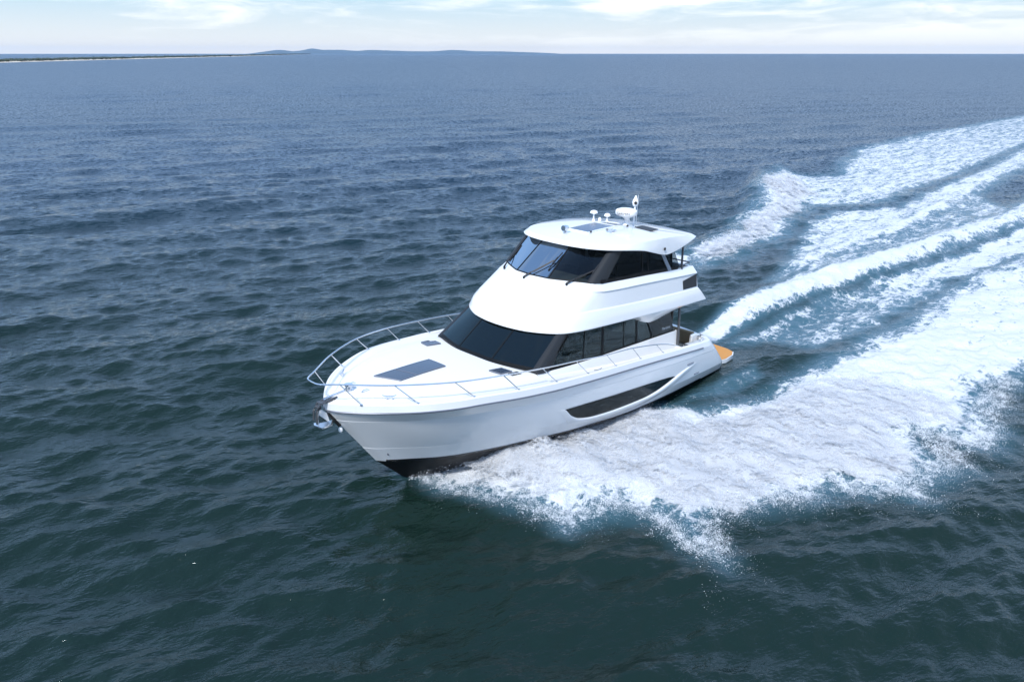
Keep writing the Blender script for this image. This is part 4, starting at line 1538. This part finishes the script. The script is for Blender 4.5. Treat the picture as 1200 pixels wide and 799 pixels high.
def text_mesh(name, s, size, mat, parent, to_pt):
    """writing as a thin mesh; to_pt maps the glyph plane (u, v) onto boat coordinates"""
    cu = bpy.data.curves.new(name, 'FONT')
    cu.body = s
    cu.size = size
    cu.align_x = 'CENTER'
    cu.align_y = 'CENTER'
    tmp = bpy.data.objects.new(name, cu)
    COL.objects.link(tmp)
    bpy.context.view_layer.update()
    me = tmp.to_mesh()
    vs = [to_pt(v.co.x, v.co.y) for v in me.vertices]
    fs = [tuple(p.vertices) for p in me.polygons]
    tmp.to_mesh_clear()
    bpy.data.objects.remove(tmp)
    mb = MB()
    mb.v = vs
    mb.f = fs
    return mb.build(name, mat, parent, smooth=False)


ang0 = math.radians(163)     # the side of the dome that looks forward and to port


def dome_pt(u, v):
    a = ang0 - u / .345
    return (cx_ + .349 * math.cos(a), cy_ + .349 * math.sin(a), rz + .118 + v)


text_mesh('radar_lettering', 'GARMIN', .115, M['red_text'], dome, dome_pt)
# camera and light on a stub mast behind the radar
mb = MB()
mx, my = 10.78, .32
z1 = roof_z(mx, my)
mb.tube([(mx, my, z1 - .01), (mx, my, z1 + .62)], .028, 10)
mast = mb.build('mast', M['plastic'], hardtop)
mb = MB()
mb.lathe((mx, my, z1 + .60), [(.05, 0), (.085, .04), (.10, .12), (.085, .20), (.05, .26), (.03, .33), (.001, .34)], 16)
cmh = mb.build('mast_camera', M['plastic'], mast)
mb = MB()
d = np.array((-.75, .60, .0))
d /= np.linalg.norm(d)
cpt = np.array((mx, my, z1 + .72)) + d * .085
mb.tube([cpt, cpt + d * .03], .05, 14)
mb.build('camera_lens', M['rubber'], mast)
mb = MB()
mb.tube([(mx + .1, my + .02, z1), (mx + .1, my + .02, z1 + .95)], [.012, .005], 6)
mb.build('whip_aerial', M['plastic'], hardtop)
# roof vent
mb = MB()
z0 = roof_z(10.5, 1.0)
mb.prism([(10.30, .70, roof_z(10.3, .7) + .01), (10.30, 1.3, roof_z(10.3, 1.3) + .01), (10.72, 1.3, roof_z(10.7, 1.3) + .05), (10.72, .70, roof_z(10.7, .7) + .06)], (0, 0, .015))
mb.build('roof_vent', M['rubber'], hardtop, label='black vent scoop at the aft of the hardtop')
mb = MB()
for s in (1, -1):
    yv = 2.05
    mb.lathe((10.0, s * (yv - .012), 5.56), [(0.001, 0), (.045, 0), (.045, .02 * s), (0.001, .022 * s)], 14, 'y')
mb.build_each('navigation_light', M['rubber'], hardtop)

# flybridge interior: helm console, seats, lounge
mb = MB()
mb.prism([(6.75, -1.45, 4.86), (6.75, 1.45, 4.86), (7.45, 1.5, 4.86), (7.45, -1.5, 4.86)], (0, 0, -.06))
mb.prism([(7.35, y, z) for y, z in ((-.9, 4.1), (.9, 4.1), (.9, 4.86), (-.9, 4.86))], (.45, 0, 0))
con = mb.build('helm_console', M['cream'], boat, bevel=.04)
mb = MB()
mb.prism([(7.55, y, z) for y, z in ((-.75, 4.88), (.75, 4.88), (.75, 5.08), (-.75, 5.08))], (.12, 0, 0))
mb.build('helm_display', M['screen'], con, bevel=.02)
for y in (-.55, .55):
    mb = MB()
    mb.box((8.65, y, 4.62), (.52, .56, .14))
    mb.box((8.92, y, 4.98), (.13, .54, .62), Matrix.Rotation(math.radians(8), 3, 'Y'))
    mb.box((8.65, y, 4.28), (.16, .16, .55))
    mb.build('helm_seat', M['seat'], boat, bevel=.04)
mb = MB()
mb.box((10.0, -1.3, 4.25), (1.6, .7, .5))
mb.box((10.0, -1.6, 4.65), (1.6, .16, .5))
mb.box((10.0, 1.3, 4.3), (1.4, .65, .6))
mb.build('lounge_seat', M['seat'], boat, bevel=.05)
mb = MB()
mb.prism([(11.25, -1.66, 4.0), (11.25, 1.66, 4.0), (11.0, 1.62, 5.72), (11.0, -1.62, 5.72)], (.04, 0, 0))
mb.build('flybridge_door', M['glass_fly'], boat, smooth=False)
mb = MB()
for s in (1, -1):
    mb.tube([(11.25, s * 1.66, 4.0), (11.0, s * 1.6, 5.72)], .05, 8)
    mb.tube([(11.25, s * .5, 4.0), (11.0, s * .5, 5.72)], .04, 8)
mb.build_each('door_frame', M['frame'], boat)
# teak cap and glass at the fly stern
mb = MB()
mb.box((11.85, -1.0, 4.25), (.6, 1.2, .5))
mb.build('aft_lounge', M['cushion'], boat, bevel=.05)
mb = MB()
mb.tube([(11.55, 1.72, 4.72), (11.9, 1.71, 4.77), (12.22, 1.68, 4.76), (12.22, 0, 4.78), (12.22, -1.68, 4.76), (11.55, -1.72, 4.72)], .02, 8)
mb.build('aft_handrail', M['dark_steel'], boat)

# posts
for s in (1, -1):
    mb = MB()
    mb.tube([(11.52, s * 1.80, 4.66), (11.46, s * 1.78, 5.62)], .035, 10)
    mb.build('roof_post', M['dark_steel'], boat)
    mb = MB()
    mb.tube([(11.32, s * 2.10, 2.2), (11.22, s * 2.06, 3.62)], .04, 10)
    mb.build('deck_post', M['dark_steel'], boat)

# wipers on the flybridge windscreen
def wiper(base, joint, b0, b1):
    base, joint, b0, b1 = (np.array(p, float) for p in (base, joint, b0, b1))
    mb = MB()
    lift = np.array((-.045, 0, .055))
    mb.tube([base + np.array((0, 0, -.10)), base + lift], .035, 8)
    mb.tube([base + lift, base * .75 + joint * .25 + lift * 1.2], [.03, .022], 8)
    mb.tube([base * .75 + joint * .25 + lift * 1.2, joint + lift * .9], .014, 6)
    off = np.array((.04, .045, 0))
    mb.tube([base * .75 + joint * .25 + lift * 1.2 + off, joint + lift * .9 + off * .4], .010, 6)
    o = mb.build('wiper', M['rubber'], boat)
    mb = MB()
    mb.tube([b0 + lift * .45, (b0 + b1) / 2 + lift * .75, b1 + lift * .45], .017, 6)
    mb.tube([(b0 * .7 + b1 * .3) + lift * .9, (b0 * .3 + b1 * .7) + lift * .9], .02, 6)
    mb.build('wiper_blade', M['rubber'], o)


wiper((6.60, 1.16, 4.83), (7.36, 1.53, 5.18), (7.02, 1.55, 4.91), (7.73, 1.52, 5.47))
wiper((6.24, -.12, 4.82), (6.87, .44, 5.32), (6.60, .45, 5.09), (7.13, .50, 5.53))
wiper((6.62, -1.28, 4.83), (7.28, -1.50, 5.12), (6.99, -1.46, 4.95), (7.74, -1.42, 5.50))

# ------------------------------------------------------------------ foredeck gear
def deck_z(x, y):
    zt = float(trunkZ(x))
    yt = float(trunkY(x)) - .05
    k = min(1, abs(y) / yt)
    return max(zt - .03, gz(x) - .0) + .055 * (1 - k * k)


def deck_panel(name, mat, corners, off, label=None, frame=None):
    mb = MB()
    n = 8
    a, b, c, d = (np.array(p, float) for p in corners)
    rows = []
    for t in np.linspace(0, 1, n):
        r = []
        for q in np.linspace(0, 1, n):
            p = (a * (1 - t) + b * t) * (1 - q) + (d * (1 - t) + c * t) * q
            r.append((p[0], p[1], deck_z(p[0], p[1]) + off))
        rows.append(r)
    mb.grid(rows)
    rim = []
    return mb.build(name, mat, boat, label=label)


def hatch(corners, label=None, name='deck_hatch', split=None):
    o = deck_panel(name, M['hatch'], corners, .030, label)
    mb = MB()
    cs = [np.array(p, float) for p in corners]
    path = []
    for i in range(4):
        for t in np.linspace(0, 1, 8, endpoint=False):
            p = cs[i] * (1 - t) + cs[(i + 1) % 4] * t
            path.append((p[0], p[1], deck_z(p[0], p[1]) + .018))
    path.append(path[0])
    mb.tube(path, .02, 6)
    if split:
        p0 = cs[0] * (1 - split) + cs[1] * split
        p1 = cs[3] * (1 - split) + cs[2] * split
        mb.tube([(p[0], p[1], deck_z(p[0], p[1]) + .028) for p in (p0 * (1 - t) + p1 * t for t in np.linspace(0, 1, 6))], .014, 6)
    mb.build('hatch_frame', M['rub'], o)
    return o


hatch([(1.09, -.28), (2.86, -.31), (2.88, .31), (1.40, .36)], 'long two panel blue grey hatch on the foredeck centre', split=.36)
hatch([(3.68, -1.62), (4.10, -1.52), (4.06, -1.25), (3.62, -1.30)], 'small dark deck hatch in front of the starboard windscreen')
hatch([(3.62, 1.18), (4.02, 1.22), (4.10, 1.52), (3.70, 1.50)], 'small dark deck hatch in front of the port windscreen')
mb = MB()
mb.prism([(3.90, 1.58, deck_z(3.9, 1.58)), (4.22, 1.60, deck_z(4.2, 1.6)), (4.24, 1.74, deck_z(4.2, 1.74)), (3.92, 1.72, deck_z(3.9, 1.72))], (0, 0, .025))
mb.prism([(3.74, -1.72, deck_z(3.9, -1.72)), (4.02, -1.74, deck_z(4.2, -1.74)), (4.02, -1.66, deck_z(4.2, -1.66)), (3.74, -1.65, deck_z(3.9, -1.65))], (0, 0, .025))
mb.build_each('step_pad', M['rubber'], boat)

# bow rail
RT = [(-.80, 0, 3.60), (-.74, .24, 3.595), (-.40, .52, 3.585), (.53, 1.28, 3.55), (1.74, 1.96, 3.51), (2.99, 2.30, 3.45), (4.22, 2.47, 3.36), (5.45, 2.55, 3.27), (6.73, 2.59, 3.14), (7.95, 2.60, 3.05), (9.22, 2.585, 2.86), (10.0, 2.56, 2.68), (10.62, 2.53, 2.47)]
rt = spline(RT, 110)
mb = MB()
mb.tube(full(rt), .0175, 10)
rail = mb.build('bow_rail', M['steel'], boat)
bx = [0.0, .99, 2.22, 3.47, 4.72, 5.96, 7.19, 8.41, 9.62]
stn = None
for s in (1, -1):
    for k, x in enumerate(bx):
        t = RT[2 + k] if 2 + k < len(RT) else None
        bpnt = np.array((x, gy(x) - .07, gz(x) + .02))
        if k == 0:
            bpnt = np.array((.0, .74, gz(0) + .02))
        tp = np.array(t)
        q = lambda p: (p[0], s * p[1], p[2])
        mb = MB()
        mb.tube([q(bpnt), q(tp)], .0135, 8)
        mb.lathe(q(bpnt - np.array((0, 0, .012))), [(.04, 0), (.04, .016), (.018, .03)], 12)
        mb.build('stanchion', M['steel'], rail)
# cleats and windlass
def cleat(x, y, z, ang, sc=1.0):
    mb = MB()
    c, s_ = math.cos(ang), math.sin(ang)
    P = lambda u, h: (x + u * c * sc, y + u * s_ * sc, z + h * sc)
    mb.tube([P(-.15, .085), P(-.09, .065), P(-.05, .055), P(.05, .055), P(.09, .065), P(.15, .085)], [.012 * sc, .016 * sc, .018 * sc, .018 * sc, .016 * sc, .012 * sc], 8)
    mb.tube([P(-.05, .055), P(-.06, 0)], .018 * sc, 8)
    mb.tube([P(.05, .055), P(.06, 0)], .018 * sc, 8)
    return mb.build('cleat', M['steel'], boat)


for s in (1, -1):
    cleat(.62, s * .96, deck_z(.62, 1.1) + .03, s * math.radians(40), 1.1)
    cleat(6.75, s * 2.32, gz(6.75) - .17, s * math.radians(8))
    cleat(12.2, s * 2.42, gz(12.2) + .03, 0)
mb = MB()
zz0 = deck_z(.2, .0)
mb.lathe((.16, 0, zz0), [(.12, 0), (.12, .05), (.08, .07), (.07, .13), (.10, .15), (.10, .18), (.03, .19)], 16)
mb.tube([(.05, .0, zz0 + .05), (-.25, 0, zz0 + .03), (-.52, 0, zz0 - .02)], .018, 8)
mb.build('anchor_windlass', M['steel'], boat)
for y in (.32, -.24):
    mb = MB()
    mb.tube([(.30, y, zz0 + .03), (.36, y, zz0 + .07), (.46, y, zz0 + .07), (.52, y, zz0 + .03)], .012, 6)
    mb.build_each('deck_eye', M['steel'], boat)
# bow roller and anchor hanging off the stem
mb = MB()
for s in (1, -1):
    mb.tube([(-.20, s * .07, 3.08), (-.46, s * .07, 3.06), (-.66, s * .07, 3.00), (-.74, s * .065, 2.86), (-.76, s * .06, 2.62)], .022, 8)
mb.box((-.40, 0, 3.03), (.5, .16, .03))
mb.lathe((-.66, -.06, 2.93), [(.05, 0), (.03, .06), (.05, .12)], 12, 'y')
roller = mb.build('anchor_roller', M['dark_steel'], boat, angle=40)
mb = MB()
mb.tube([(-.62, 0, 3.0), (-.70, 0, 2.85), (-.71, 0, 2.60), (-.70, 0, 2.47)], [.03, .03, .034, .04], 8)
# flukes: a folded plate pointing aft under the bow
mb.prism([(-.78, -.02, 2.48), (-.70, .17, 2.45), (-.40, .13, 2.43), (-.28, 0, 2.46), (-.40, -.13, 2.43), (-.70, -.17, 2.45)], (0, 0, .035))
mb.prism([(-.70, .0, 2.5), (-.40, .0, 2.47), (-.66, .0, 2.74)], (0, .03, 0))
mb.build('anchor', M['steel'], boat, angle=40, label='polished plough anchor hanging at the bow')
mb = MB()
mb.prism([(-.70, -.02, 2.52), (-.62, -.02, 2.88), (-.46, -.02, 2.74), (-.40, -.02, 2.52)], (0, .04, 0))
mb.build('anchor_plate', M['plastic'], roller, smooth=False)
mb = MB()
mb.tube([(-.42, 0, 2.72), (-.24, 0, 2.48), (-.12, 0, 2.31)], .05, 8)
mb.build('stem_guard', M['rubber'], boat)
mb = MB()
mb.lathe((-.10, 0, 2.18), [(.03, .06), (.05, .03), (.05, -.03), (.02, -.07)], 12)
mb.build('bow_light', M['plastic'], boat)

# silver script on the saloon quarter window
for s in (1, -1):
    def q_pt(u, v, s=s):
        x = 10.66 + u * 1.0
        z = 2.93 + v - u * .03
        return (x, s * (sideY(x, z) + .012), z)
    text_mesh('window_lettering', 'Maritimo', .13, M['silver_text'], boat, (lambda u, v, s=s, f=q_pt: f(u if s > 0 else -u, v)))
